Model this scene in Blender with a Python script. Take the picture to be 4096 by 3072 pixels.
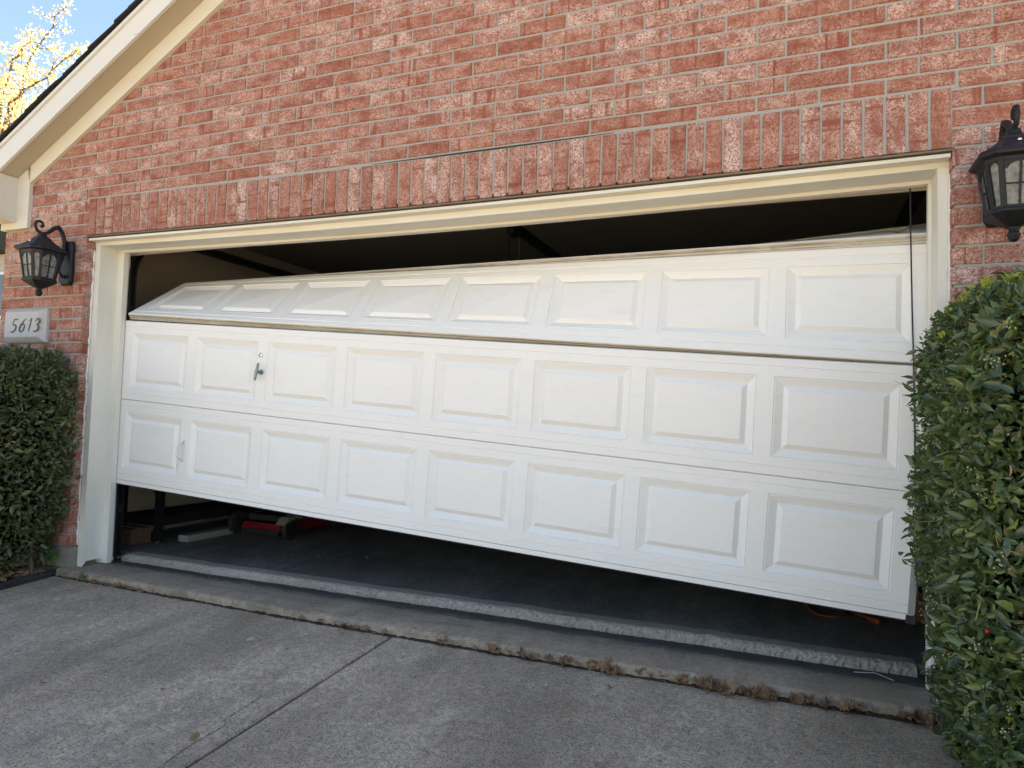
import bpy, math, random
import numpy as np
from mathutils import Vector, Matrix
random.seed(7); rng = np.random.default_rng(7)
for o in list(bpy.data.objects): bpy.data.objects.remove(o)
SC = bpy.context.scene; COL = SC.collection
R = math.radians

# ------------------------------------------------------------------ camera
cam = bpy.data.cameras.new('camera'); camo = bpy.data.objects.new('camera', cam); COL.objects.link(camo)
cam.sensor_width = 36.0; cam.lens = 2767.02 / 4096 * 36.0; cam.clip_start = .02; cam.clip_end = 2000
cr = Vector((.92612, .37597337, .03075342)); cu = Vector((-.01059679, -.0555632, .99839894)); cf = Vector((-.37708017, .92496311, .04747408))
cp = Vector((4.41904, -3.17658, 1.08405))
camo.matrix_world = Matrix(((cr.x, cu.x, -cf.x, cp.x), (cr.y, cu.y, -cf.y, cp.y), (cr.z, cu.z, -cf.z, cp.z), (0, 0, 0, 1)))
SC.camera = camo

# ------------------------------------------------------------------ sky, sun, exposure
SUN_EL, SUN_AZ = 49.0, 50.0          # azimuth measured from +Y (behind the house) towards +X
w = bpy.data.worlds.new('World'); SC.world = w; w.use_nodes = True
nt = w.node_tree; bg = nt.nodes['Background']
sky = nt.nodes.new('ShaderNodeTexSky'); sky.sky_type = 'NISHITA'; sky.sun_disc = False
sky.sun_elevation = R(SUN_EL); sky.sun_rotation = R(SUN_AZ); sky.air_density = 1.0; sky.dust_density = .5; sky.ozone_density = 3.0
nt.links.new(sky.outputs[0], bg.inputs[0]); bg.inputs[1].default_value = .055
sl = bpy.data.lights.new('sun', 'SUN'); sl.energy = 5.0; sl.angle = R(.53); sl.color = (1, .93, .82)
so = bpy.data.objects.new('sun', sl); COL.objects.link(so)
sd = Vector((math.sin(R(SUN_AZ)) * math.cos(R(SUN_EL)), math.cos(R(SUN_AZ)) * math.cos(R(SUN_EL)), math.sin(R(SUN_EL))))
so.rotation_euler = sd.to_track_quat('Z', 'Y').to_euler()
vs = SC.view_settings; vs.view_transform = 'Standard'; vs.look = 'None'; vs.exposure = 2.79; vs.gamma = 1.0
vs.use_white_balance = True; vs.white_balance_temperature = 7500; vs.white_balance_tint = 10.0

# ------------------------------------------------------------------ materials
class N:
    """small node-tree helper"""
    def __init__(s, name, rough=.8, spec=.4):
        s.m = bpy.data.materials.new(name); s.m.use_nodes = True; s.t = s.m.node_tree
        s.b = s.t.nodes['Principled BSDF']; s.b.inputs['Roughness'].default_value = rough
        s.b.inputs['Specular IOR Level'].default_value = spec; s._pos = None
    def n(s, ty, **kw):
        x = s.t.nodes.new(ty)
        for k, v in kw.items(): setattr(x, k, v)
        return x
    def l(s, a, b): s.t.links.new(a, b)
    def pos(s):
        if not s._pos: s._pos = s.n('ShaderNodeNewGeometry').outputs['Position']
        return s._pos
    def uv(s): return s.n('ShaderNodeUVMap').outputs[0]
    def map(s, vec, sc=(1, 1, 1), loc=(0, 0, 0), rot=(0, 0, 0)):
        m = s.n('ShaderNodeMapping'); s.l(vec, m.inputs[0]); m.inputs['Scale'].default_value = sc
        m.inputs['Location'].default_value = loc; m.inputs['Rotation'].default_value = rot
        return m.outputs[0]
    def noise(s, vec, scale, detail=4, rough=.55, dist=0):
        x = s.n('ShaderNodeTexNoise'); s.l(vec, x.inputs['Vector']); x.inputs['Scale'].default_value = scale
        x.inputs['Detail'].default_value = detail; x.inputs['Roughness'].default_value = rough; x.inputs['Distortion'].default_value = dist
        return x.outputs[0]
    def vor(s, vec, scale, feature='F1', rnd=1.0):
        x = s.n('ShaderNodeTexVoronoi', feature=feature); s.l(vec, x.inputs['Vector']); x.inputs['Scale'].default_value = scale
        x.inputs['Randomness'].default_value = rnd
        return x.outputs['Distance'], x.outputs['Color']
    def ramp(s, val, stops):
        r = s.n('ShaderNodeValToRGB'); s.l(val, r.inputs[0]); e = r.color_ramp.elements
        while len(e) < len(stops): e.new(.5)
        for i, (p, c) in enumerate(stops):
            e[i].position = p; e[i].color = (c, c, c, 1) if isinstance(c, (int, float)) else (*c, 1)
        return r.outputs[0]
    def mix(s, fac, a, b, mode='MIX'):
        x = s.n('ShaderNodeMix', data_type='RGBA', blend_type=mode)
        for v, i in ((fac, 0), (a, 6), (b, 7)):
            if hasattr(v, 'is_linked'): s.l(v, x.inputs[i])
            elif isinstance(v, (int, float)) : x.inputs[i].default_value = v if i == 0 else (v, v, v, 1)
            else: x.inputs[i].default_value = (*v, 1)
        return x.outputs[2]
    def math(s, op, a, b=0.0, c=None):
        x = s.n('ShaderNodeMath', operation=op)
        for v, i in ((a, 0), (b, 1), (c, 2)):
            if v is None: continue
            if hasattr(v, 'is_linked'): s.l(v, x.inputs[i])
            else: x.inputs[i].default_value = v
        return x.outputs[0]
    def col(s, c):
        if hasattr(c, 'is_linked'): s.l(c, s.b.inputs['Base Color'])
        else: s.b.inputs['Base Color'].default_value = (*c, 1)
        return s
    def rough(s, v): s.l(v, s.b.inputs['Roughness']); return s
    def bump(s, h, strength=.5, dist=.01):
        x = s.n('ShaderNodeBump'); x.inputs['Strength'].default_value = strength; x.inputs['Distance'].default_value = dist
        s.l(h, x.inputs['Height']); s.l(x.outputs[0], s.b.inputs['Normal']); return s

M = {}
def plain(name, c, rough=.7, spec=.4, var=.12, scale=14, bump=.0, metal=0):
    k = N(name, rough, spec); p = k.pos()
    a = tuple(max(0, v * (1 - var)) for v in c); b = tuple(min(1, v * (1 + var)) for v in c)
    k.col(k.mix(k.noise(p, scale), a, b)); k.b.inputs['Metallic'].default_value = metal
    if bump: k.bump(k.noise(p, scale * 12), bump, .004)
    M[name] = k.m; return k.m

def brick_mat():
    k = N('brick', .88, .25); p = k.pos(); uv = k.uv()
    oi = k.n('ShaderNodeObjectInfo').outputs['Random']; ri = k.n('ShaderNodeNewGeometry').outputs['Random Per Island']
    r = k.math('FRACT', k.math('ADD', oi, k.math('MULTIPLY', ri, 7.31)))
    off = k.n('ShaderNodeCombineXYZ'); k.l(k.math('MULTIPLY', r, 37.0), off.inputs[0]); k.l(k.math('MULTIPLY', r, 91.0), off.inputs[1])
    va = k.n('ShaderNodeVectorMath', operation='ADD'); k.l(uv, va.inputs[0]); k.l(off.outputs[0], va.inputs[1]); q = va.outputs[0]
    r2 = k.math('FRACT', k.math('MULTIPLY', r, 5.7)); r3 = k.math('FRACT', k.math('MULTIPLY', r, 13.3))
    red = k.mix(r, (.22, .056, .034), (.32, .102, .060)); red = k.mix(k.noise(q, 9, 2), red, (.265, .074, .044))
    pale = k.mix(r2, (.54, .33, .262), (.70, .555, .50))
    # worm-like sanded speckle, patches of wash, bare red bands across the brick
    sp = k.ramp(k.noise(q, 105, 4, .72, 1.4), [(.455, 0), (.535, 1)])
    patch = k.ramp(k.noise(k.map(q, (.6, 1.1, 1)), 13, 3, .6), [(.34, .18), (.60, 1)])
    band = k.ramp(k.noise(k.map(q, (1, .05, 1)), 26, 3, .6, .3), [(.34, .12), (.43, 1)])
    f = k.math('MULTIPLY', k.math('ADD', k.math('MULTIPLY', sp, .86), .10), k.math('MULTIPLY', patch, band))
    f = k.math('MULTIPLY', f, k.math('ADD', k.math('MULTIPLY', r3, .66), .62))
    f = k.math('MINIMUM', f, 1.0)
    c = k.mix(f, red, pale)
    dk = k.ramp(k.noise(k.map(q, (1, 1, 1), (9, 3, 0)), 105, 3, .7, 1.0), [(.32, 1), (.44, 0)]); c = k.mix(k.math('MULTIPLY', dk, .7), c, (.115, .050, .042))
    k.col(c); k.bump(k.math('ADD', k.noise(q, 150, 3, .6, 1.0), k.math('MULTIPLY', k.noise(q, 40), .8)), .9, .005)
    M['brick'] = k.m
brick_mat()

def mortar_mat():
    k = N('mortar', .95, .2); p = k.pos()
    c = k.mix(k.noise(p, 7), (.32, .315, .30), (.41, .40, .38)); c = k.mix(k.ramp(k.noise(p, 260, 2), [(.4, 0), (.7, .5)]), c, (.20, .195, .185))
    k.col(c); k.bump(k.noise(p, 190, 3), .6, .004); M['mortar'] = k.m
mortar_mat()

def door_mat():
    k = N('door_paint', .42, .45); uv = k.uv(); p = k.pos()
    g = k.noise(k.map(uv, (7, 150, 1)), 1.0, 4, .62, .35)
    c = k.mix(k.noise(p, 2.2), (.79, .775, .745), (.84, .83, .805))
    d, _ = k.vor(uv, 3.3); dn = k.ramp(d, [(0.0, 1), (.011, 1), (.016, 0)])
    ms = k.ramp(k.noise(uv, 1.4, 1), [(.47, 0), (.52, 1)]); c = k.mix(k.math('MULTIPLY', dn, ms), c, (.10, .09, .08))
    sm = k.ramp(k.noise(k.map(uv, (3, 9, 1)), 3, 4), [(.56, 0), (.78, .10)]); c = k.mix(sm, c, (.5, .46, .38))
    s2 = k.ramp(k.noise(k.map(uv, (1.2, 5, 1), (3, 7, 0)), 2.2, 5, .65), [(.58, 0), (.80, .16)]); c = k.mix(s2, c, (.46, .42, .35))
    k.col(c); k.bump(g, .42, .004); M['door_paint'] = k.m
door_mat()

def frame_mat(name, c0, c1, stain=(.62, .50, .27), amount=.5, rot=False):
    k = N(name, .6, .35); p = k.pos()
    c = k.mix(k.noise(p, 3.0), c0, c1)
    s = k.ramp(k.noise(k.map(p, (.7, 12, 9) if not rot else (9, 12, .7)), 2.0, 5, .6), [(.50, 0), (.74, amount)])
    c = k.mix(s, c, stain)
    s2 = k.ramp(k.noise(k.map(p, (2, 30, 30) if not rot else (30, 30, 2)), 2.0, 4, .6), [(.67, 0), (.72, .55)]); c = k.mix(s2, c, (.36, .31, .24))
    k.col(c); k.bump(k.noise(k.map(p, (3, 60, 60) if not rot else (60, 60, 3)), 2.0, 4), .25, .004); M[name] = k.m
frame_mat('frame_head', (.66, .645, .575), (.73, .72, .67), (.58, .49, .31), .5)
frame_mat('frame_jamb', (.68, .665, .585), (.76, .75, .70), (.55, .52, .42), .3, True)
frame_mat('trim_paint', (.57, .55, .475), (.63, .61, .55), (.52, .46, .33), .22)
frame_mat('soffit_shade_paint', (.40, .345, .27), (.47, .41, .33), (.36, .3, .22), .2)  # tan darkened below the trim colour to carry the underside's shade
frame_mat('fascia_paint', (.58, .585, .58), (.64, .645, .64), (.6, .57, .5), .15)
frame_mat('caulk', (.66, .65, .63), (.78, .77, .75), (.3, .25, .2), .3, True)

def concrete_mat(name, c0, c1, streak=True, grain=150, dark=.5, white=.5, spot=True):
    k = N(name, .93, .25); p = k.pos()
    c = k.mix(k.ramp(k.noise(k.map(p, (1.0, .42, 1)), 1.35, 5, .6), [(.34, 0), (.66, 1)]), c0, c1)
    if streak:
        s = k.ramp(k.noise(k.map(p, (2.6, .28, 1), (3, 1, 0)), 1.6, 4, .55), [(.50, 0), (.74, .40)]); c = k.mix(s, c, tuple(v * .58 for v in c0))
        s = k.ramp(k.noise(k.map(p, (3, .5, 1), (7, 2, 0)), 1.1, 3), [(.60, 0), (.72, .35)]); c = k.mix(s, c, (c1[0] * 1.0, c1[1] * .8, c1[2] * .66))
    if spot:
        d, cc = k.vor(k.map(p, (1, 1, 0), (.3, .8, 0)), 2.6)
        s = k.ramp(k.math('ADD', d, k.math('MULTIPLY', k.noise(p, 26, 3), .085)), [(.085, .5), (.112, 0)])
        c = k.mix(s, c, tuple(min(1, v * 1.7) for v in c1))
    if streak:
        c = k.mix(k.ramp(k.noise(k.map(p, (1, .6, 1), (4, 4, 0)), 7, 6, .72), [(.40, .32), (.56, 0)]), c, tuple(v * .55 for v in c0))
        c = k.mix(k.ramp(k.noise(p, 38, 5, .75), [(.42, .45), (.58, 0)]), c, tuple(v * .5 for v in c0))
    g = k.noise(p, grain, 3, .7); c = k.mix(k.ramp(g, [(.36, dark), (.50, 0)]), c, tuple(v * .28 for v in c0))
    g2 = k.noise(k.map(p, (1, 1, 1), (5, 5, 5)), grain * 1.3, 2, .6); c = k.mix(k.ramp(g2, [(.63, 0), (.72, white)]), c, (.42, .40, .37))
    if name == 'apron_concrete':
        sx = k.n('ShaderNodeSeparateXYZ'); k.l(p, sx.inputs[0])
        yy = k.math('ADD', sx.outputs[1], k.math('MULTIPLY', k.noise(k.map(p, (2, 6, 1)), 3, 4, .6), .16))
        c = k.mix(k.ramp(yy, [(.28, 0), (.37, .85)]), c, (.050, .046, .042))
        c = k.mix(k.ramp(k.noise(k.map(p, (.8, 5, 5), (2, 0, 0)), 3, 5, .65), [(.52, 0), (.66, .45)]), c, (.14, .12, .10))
    k.col(c); k.bump(k.math('ADD', g, k.math('MULTIPLY', k.noise(p, grain * .3), .6)), .75, .006); M[name] = k.m
concrete_mat('driveway_concrete', (.335, .268, .202), (.62, .50, .38), True, 135, .9, .9)
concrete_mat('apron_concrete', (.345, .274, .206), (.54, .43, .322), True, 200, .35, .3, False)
concrete_mat('lip_concrete', (.36, .305, .25), (.5, .43, .355), False, 120, .5, .3, False)
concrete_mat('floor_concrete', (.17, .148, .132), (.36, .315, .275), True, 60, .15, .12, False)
concrete_mat('foundation_concrete', (.22, .20, .17), (.34, .31, .27), False, 120, .4, .3, False)
plain('cast_stone', (.47, .47, .475), .9, .25, .10, 40, .5)
plain('engraving_shade', (.10, .10, .105), .9, .2, .3, 90)  # dark grey stands in for the shade inside the cut strokes
plain('black_metal', (.012, .013, .017), .5, .3, .35, 60, .15)
plain('track_metal', (.035, .035, .036), .55, .5, .6, 40, .2, .6)
plain('galvanised', (.36, .38, .40), .45, .5, .2, 30, .1, .8)
plain('chrome', (.72, .72, .74), .16, .5, .03, 30, 0, 1)
plain('pewter', (.20, .235, .235), .38, .5, .25, 90, .1, .75)
plain('white_metal', (.76, .77, .75), .4, .5, .06, 30)
plain('rubber', (.025, .025, .026), .7, .4, .3, 40, .2)
plain('steel_lintel', (.17, .14, .11), .85, .3, .4, 20, .3)
plain('drywall', (.42, .385, .33), .95, .2, .06, 3)
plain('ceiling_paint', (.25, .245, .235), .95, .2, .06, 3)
plain('cardboard', (.15, .085, .05), .9, .2, .15, 6)
plain('red_paint', (.20, .010, .013), .4, .5, .12, 20)
plain('grey_plastic', (.22, .22, .215), .6, .4, .15, 20)
plain('cord_orange', (.24, .045, .014), .5, .4, .15, 20)
plain('board_wood', (.36, .335, .30), .85, .3, .2, 9)
plain('dry_leaf', (.23, .138, .082), .85, .25, .45, 22, .3)
plain('dead_leaf', (.30, .19, .135), .85, .25, .35, 40, .3)
plain('twig', (.12, .085, .06), .9, .2, .35, 30, .3)
plain('soil', (.045, .034, .026), .98, .1, .4, 18, .8)
plain('edging', (.028, .029, .028), .75, .3, .3, 12, .3)
plain('paint_fleck', (.74, .74, .73), .7, .3, .05, 30)
plain('shingle', (.036, .038, .038), .95, .15, .5, 55, .8)
plain('siding', (.40, .40, .385), .8, .3, .08, 3)
plain('window_pane', (.05, .06, .07), .1, .5, .1, 3)
plain('grass', (.215, .17, .095), .95, .1, .3, .8, .0)
plain('street_concrete', (.34, .30, .245), .95, .2, .15, 5)
plain('bark', (.11, .085, .065), .95, .15, .35, 14, .6)
plain('stem_wood', (.105, .09, .06), .9, .2, .3, 30, .3)
plain('young_wood', (.26, .23, .10), .8, .3, .3, 30)
plain('berry', (.50, .012, .02), .28, .5, .1, 60)
plain('blossom', (.30, .31, .17), .8, .2, .2, 60)
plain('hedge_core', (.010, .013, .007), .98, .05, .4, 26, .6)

def leaf_mat(name, a, b, c, trans=.18, rough=.38, spec=.45):
    k = N(name, rough, spec)
    g = k.n('ShaderNodeNewGeometry'); r = g.outputs['Random Per Island']
    col = k.mix(k.ramp(r, [(0.0, 0), (.55, .5), (1.0, 1)]), a, b); col = k.mix(k.ramp(r, [(.80, 0), (.97, 1)]), col, c)
    col = k.mix(k.math('MULTIPLY', g.outputs['Backfacing'], .5), col, tuple(min(1, v * 1.6) for v in b))
    k.col(col); k.bump(k.noise(k.pos(), 160, 2), .25, .003)
    tr = k.n('ShaderNodeBsdfTranslucent'); k.l(k.mix(.5, col, tuple(min(1, v * 2.5) for v in c)), tr.inputs[0])
    mx = k.n('ShaderNodeMixShader'); mx.inputs[0].default_value = trans
    k.l(k.b.outputs[0], mx.inputs[1]); k.l(tr.outputs[0], mx.inputs[2])
    k.l(mx.outputs[0], k.t.nodes['Material Output'].inputs[0]); M[name] = k.m
leaf_mat('leaf_holly', (.034, .060, .026), (.076, .116, .040), (.135, .175, .052), .15, .28, .5)
leaf_mat('leaf_privet', (.046, .064, .028), (.088, .108, .042), (.13, .145, .055), .14, .40)
leaf_mat('leaf_new', (.30, .36, .04), (.42, .46, .05), (.52, .52, .08), .45, .5)
leaf_mat('leaf_weed', (.06, .13, .03), (.09, .17, .04), (.12, .2, .05), .3, .6)
leaf_mat('leaf_autumn', (.48, .37, .14), (.60, .50, .24), (.52, .32, .13), .5, .7, .2)

def glass_mat():
    k = N('seedy_glass', .32, .5); p = k.pos()
    k.col(k.mix(k.ramp(k.noise(p, 46, 4, .6), [(.35, 0), (.7, 1)]), (.14, .14, .135), (.55, .545, .52)))
    k.b.inputs['Transmission Weight'].default_value = .55; k.bump(k.noise(p, 130, 2), .5, .003); M['seedy_glass'] = k.m
glass_mat()
plain('bulb_glass', (.82, .82, .78), .3, .5, .02, 10)

# ------------------------------------------------------------------ mesh helpers
class MB:
    def __init__(s): s.v = []; s.f = []; s.uv = []
    def add(s, vs_, fs, uvs=None):
        b = len(s.v); s.v += [tuple(x) for x in vs_]; s.f += [tuple(i + b for i in f) for f in fs]
        s.uv += list(uvs) if uvs else [(x[0], x[2]) for x in vs_]
        return s
    def box(s, x0, x1, y0, y1, z0, z1, bev=0.0):
        if bev:
            b = bev
            r = lambda z, i: [(x0 + i, y0 + i, z), (x1 - i, y0 + i, z), (x1 - i, y1 - i, z), (x0 + i, y1 - i, z)]
            rings = [r(z0, b), r(z0 + b, 0), r(z1 - b, 0), r(z1, b)]
            return s.loft(rings, True)
        return s.add([(x0, y0, z0), (x1, y0, z0), (x1, y1, z0), (x0, y1, z0), (x0, y0, z1), (x1, y0, z1), (x1, y1, z1), (x0, y1, z1)],
                     [(0, 3, 2, 1), (4, 5, 6, 7), (0, 1, 5, 4), (1, 2, 6, 5), (2, 3, 7, 6), (3, 0, 4, 7)])
    def loft(s, rings, cap=True, close=False):
        n = len(rings[0]); V = [p for r in rings for p in r]; F = []
        for i in range(len(rings) - 1):
            for j in range(n):
                a = i * n + j; b = i * n + (j + 1) % n; F.append((a, b, b + n, a + n))
        if cap: F.append(tuple(range(n - 1, -1, -1))); F.append(tuple((len(rings) - 1) * n + j for j in range(n)))
        return s.add(V, F)
    def prism(s, poly, axis, a, b):
        """poly in the two remaining axes (in x,y,z order)"""
        def P(q, t):
            q = list(q); q.insert(axis, t); return tuple(q)
        return s.loft([[P(q, a) for q in poly], [P(q, b) for q in poly]], True)
    def tube(s, pts, rad, n=8):
        pts = [Vector(p) for p in pts]; rad = rad if isinstance(rad, (list, tuple)) else [rad] * len(pts)
        rings = []; up = Vector((0, 0, 1)); prev = None
        for i, p in enumerate(pts):
            t = (pts[min(i + 1, len(pts) - 1)] - pts[max(i - 1, 0)]).normalized()
            if prev is None:
                a = t.orthogonal().normalized()
            else:
                a = (prev - t * prev.dot(t)); a = a.normalized() if a.length > 1e-6 else t.orthogonal().normalized()
            prev = a; b = t.cross(a)
            rings.append([p + (a * math.cos(2 * math.pi * j / n) + b * math.sin(2 * math.pi * j / n)) * rad[i] for j in range(n)])
        return s.loft(rings, True)
    def lathe(s, prof, c, n=12):
        return s.loft([[(c[0] + r * math.cos(2 * math.pi * j / n), c[1] + r * math.sin(2 * math.pi * j / n), c[2] + z) for j in range(n)] for r, z in prof], True)
    def mesh(s, name):
        me = bpy.data.meshes.new(name); me.from_pydata(s.v, [], s.f)
        uvl = me.uv_layers.new(name='UVMap'); li = np.empty(len(me.loops), dtype=np.int32); me.loops.foreach_get('vertex_index', li)
        uvl.data.foreach_set('uv', np.array(s.uv, dtype=np.float32)[li].ravel()); me.update(); return me
    def build(s, name, mat, parent=None, smooth=False):
        return link(name, s.mesh(name), mat, parent, smooth)
def link(name, me, mat, parent=None, smooth=False):
    o = bpy.data.objects.new(name, me); COL.objects.link(o)
    if mat and not me.materials: me.materials.append(M[mat])
    if smooth:
        me.polygons.foreach_set('use_smooth', [True] * len(me.polygons))
    if parent: o.parent = parent
    return o
def smooth_by_angle(o, deg=35):
    me = o.data; me.polygons.foreach_set('use_smooth', [True] * len(me.polygons))
    me.set_sharp_from_angle(angle=R(deg)) if hasattr(me, 'set_sharp_from_angle') else None
def thing(name, label, cat, loc=(0, 0, 0), group=None):
    o = bpy.data.objects.new(name, None); COL.objects.link(o); o.location = loc; o.empty_display_size = .1
    return tag(o, label, cat, group)
def tag(o, label, cat, group=None):
    o['label'] = label; o['category'] = cat
    if group: o['group'] = group
    return o
def struct(o): o['kind'] = 'structure'; return o
def stuff(o): o['kind'] = 'stuff'; return o
def B(*a, bev=0): return MB().box(*a, bev=bev)

# ------------------------------------------------------------------ layout constants (metres; wall face y=0, apron z=0)
W = 5.0; ZS = 2.217; CH = .08; XL = -.845; FND = ZS - 26 * CH
SL = .571                                       # roof slope
def rake(X): return 2.6228 + SL * (X + .5797)   # lower edge of the frieze board
RX = 4.55; XR = 2 * RX - XL                     # ridge, right corner of the gable
def apron_y(x): return -.034 - .035 * math.sin(math.pi * min(1, max(0, x / W)))
def drive_z(y): return -.045 + .06 * (y + .03)

# ------------------------------------------------------------------ ground
g = MB(); g.add([(-400, -400, -.62), (400, -400, -.62), (400, 400, -.62), (-400, 400, -.62)], [(0, 1, 2, 3)])
ground = struct(g.build('ground', 'grass'))
lw = MB()
for x0, x1 in ((-30, -.05), (4.985, 30)):
    lw.add([(x0, -9, -.62), (x1, -9, -.62), (x1, -1.5, drive_z(-1.5) - .02), (x0, -1.5, drive_z(-1.5) - .02), (x0, .2, -.07), (x1, .2, -.07), (x0, 14, -.07), (x1, 14, -.07)],
           [(0, 1, 2, 3), (3, 2, 5, 4), (4, 5, 7, 6)])
struct(lw.build('lawn', 'grass'))
bed = MB()
for x0, x1 in ((-2.2, -.055), (4.975, 7.5)):
    nx, ny = 26, 22
    V = [(x0 + (x1 - x0) * i / nx, -1.6 + 1.75 * j / ny, drive_z(-1.6 + 1.75 * j / ny) - .005 + .018 * math.sin(i * 1.7) * math.cos(j * 2.1) + random.uniform(-.008, .008)) for j in range(ny + 1) for i in range(nx + 1)]
    bed.add(V, [(j * (nx + 1) + i, j * (nx + 1) + i + 1, (j + 1) * (nx + 1) + i + 1, (j + 1) * (nx + 1) + i) for j in range(ny) for i in range(nx)])
struct(bed.build('planting_bed', 'soil'))
st = MB(); st.add([(-60, -17, -.60), (60, -17, -.60), (60, -9.2, -.60), (-60, -9.2, -.60)], [(0, 1, 2, 3)]); struct(st.build('street', 'street_concrete'))

# driveway of concrete slabs with open joints
drv = B(-.03, 4.955, -9.2, -.06, -.66, -.64).build('driveway', 'soil'); struct(drv)
def slab(x0, x1, y0, y1):
    m = MB(); b = .007; nx = 16
    def ring(d, dz):
        P = []
        for i in range(nx + 1):
            t = i / nx; P.append((x0 + d + (x1 - x0 - 2 * d) * t, y0 + d))
        for i in range(nx + 1):
            xx = x1 - d - (x1 - x0 - 2 * d) * i / nx; P.append((xx, (apron_y(xx) - .014 if y1 > -1 else y1) - d))
        rr = random.Random(3)
        return [(x + rr.uniform(-.003, .003), y + rr.uniform(-.004, .004), drive_z(y) + dz) for x, y in P]
    m.loft([ring(0, -.10), ring(0, -b), ring(b, 0)], True)
    return m.build('slab', 'driveway_concrete', drv)
for y0, y1 in ((-4.4, -.036), (-9.2, -4.415)):
    slab(-.05, 2.529, y0, y1); slab(2.545, 4.975, y0, y1)
m = MB(); ck = random.Random(4)                          # hairline crack beside the long joint
cpt = [(2.274, -.075), (2.290, -.15), (2.303, -.213)], [(2.405, -.86), (2.411, -.927), (2.414, -.994), (2.417, -1.067), (2.448, -1.102), (2.45, -1.129), (2.447, -1.203), (2.449, -1.295), (2.46, -1.388), (2.45, -1.6)]
for pl_ in cpt:
    Q = []
    for (ax, ay), (bx_, by_) in zip(pl_[:-1], pl_[1:]):
        for t in range(4): Q.append((ax + (bx_ - ax) * t / 4 + ck.uniform(-.003, .003), ay + (by_ - ay) * t / 4))
    for (ax, ay), (bx_, by_) in zip(Q[:-1], Q[1:]):
        w0, w1 = ck.uniform(.0006, .0022), ck.uniform(.0006, .0022)
        m.add([(ax - w0, ay, drive_z(ay) + .002), (ax + w0, ay, drive_z(ay) + .002), (bx_ + w1, by_, drive_z(by_) + .002), (bx_ - w1, by_, drive_z(by_) + .002)], [(0, 1, 2, 3)])
m.build('crack', 'soil', drv)
m = MB(); nx_ = 260; jd = random.Random(8)                # dark dirt lying in the joint before the apron
V = []
for i in range(nx_ + 1):
    x = -.04 + 5.0 * i / nx_; w_ = .004 + .016 * abs(math.sin(x * 2.3 + .6 * math.sin(x * 5))) * jd.random() + .005 * jd.random(); z = drive_z(-.05) - .003 + jd.uniform(0, .008)
    V += [(x, apron_y(x) + .006, z + .006), (x, apron_y(x) - .012 - w_ * .5, z + .002), (x, apron_y(x) - .014 - w_, drive_z(-.06) - .004)]
m.add(V, [(3 * i + j, 3 * i + j + 1, 3 * i + j + 4, 3 * i + j + 3) for i in range(nx_) for j in range(2)])
stuff(m.build('joint_dirt', 'soil', drv))
# apron strip before the door, with worn rounded edge
m = MB(); nx = 220; prof = [(-.034, -.16), (-.034, -.018), (-.030, -.006), (-.016, .0), (.05, .001), (.2, -.002), (.36, -.010), (.47, -.012), (.47, -.16)]
rr = np.random.default_rng(3); wob = np.cumsum(rr.normal(0, .0022, nx + 1)); wob -= np.linspace(wob[0], wob[-1], nx + 1); wob = np.clip(wob, -.010, .010)
rows = []
for i in range(nx + 1):
    X = -.065 + 5.06 * i / nx; ch = .016 * max(0, math.exp(-((X - 2.30) / .12) ** 2)) + .011 * max(0, math.exp(-((X - 2.75) / .07) ** 2)) + (rr.random() < .06) * .006
    bow = -.035 * math.sin(math.pi * min(1, max(0, X / W)))
    rows.append([(X, y + (bow + wob[i] if j < 4 else 0) + (ch if 0 < j < 4 else 0) + rr.normal(0, .0012), z - (ch * .7 if 1 < j < 4 else 0) + rr.normal(0, .0008)) for j, (y, z) in enumerate(prof)])
n = len(prof); m.add([p for r_ in rows for p in r_], [(i * n + j, i * n + j + 1, (i + 1) * n + j + 1, (i + 1) * n + j) for i in range(nx) for j in range(n - 1)])
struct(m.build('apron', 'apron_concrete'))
# garage floor and its rough broken lip
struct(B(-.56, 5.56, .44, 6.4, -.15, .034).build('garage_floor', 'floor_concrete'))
m = MB(); nx = 420; rows = []; lipw = np.convolve(rr.normal(0, .012, nx + 9), np.ones(9) / 9, 'valid')
for i in range(nx + 1):
    X = .06 + 4.88 * i / nx; yb = .352 + .045 * i / nx + .006 * math.sin(X * 5.1); 
    q = [(0, -.03), (.0, .004), (.003, .016), (.008, .026), (.018, .033), (.035, .036), (.12, .0355)]
    rows.append([(X, yb + a + rr.normal(0, .0036 if 0 < j < 5 else .0006) + (lipw[i] if j else 0), z + rr.normal(0, .0022 if 0 < j < 5 else .0003) - (abs(lipw[i]) * .6 if 1 < j < 5 else 0)) for j, (a, z) in enumerate(q)])
n = 7; m.add([p for r_ in rows for p in r_], [(i * n + j, i * n + j + 1, (i + 1) * n + j + 1, (i + 1) * n + j) for i in range(nx) for j in range(n - 1)])
struct(m.build('floor_lip', 'lip_concrete'))

# ------------------------------------------------------------------ the house
house = thing('brick_house', 'red brick house with a cream trimmed gable above the broken garage door', 'house')
wl = MB(); FY = .0055
wl.prism([(XL + .006, FND), (-.008, FND), (-.008, ZS + .002), (XL + .006, ZS + .002)], 1, FY, .31)
wl.prism([(W + .008, FND), (XR, FND), (XR, ZS + .002), (W + .008, ZS + .002)], 1, FY, .31)
zr = rake(RX) + .08
wl.prism([(XL + .006, ZS + .002), (XR, ZS + .002), (XR, rake(XL) + .08), (RX, zr), (XL + .006, rake(XL) + .08)], 1, FY, .31)
wall = wl.build('wall', 'mortar', house)

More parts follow.
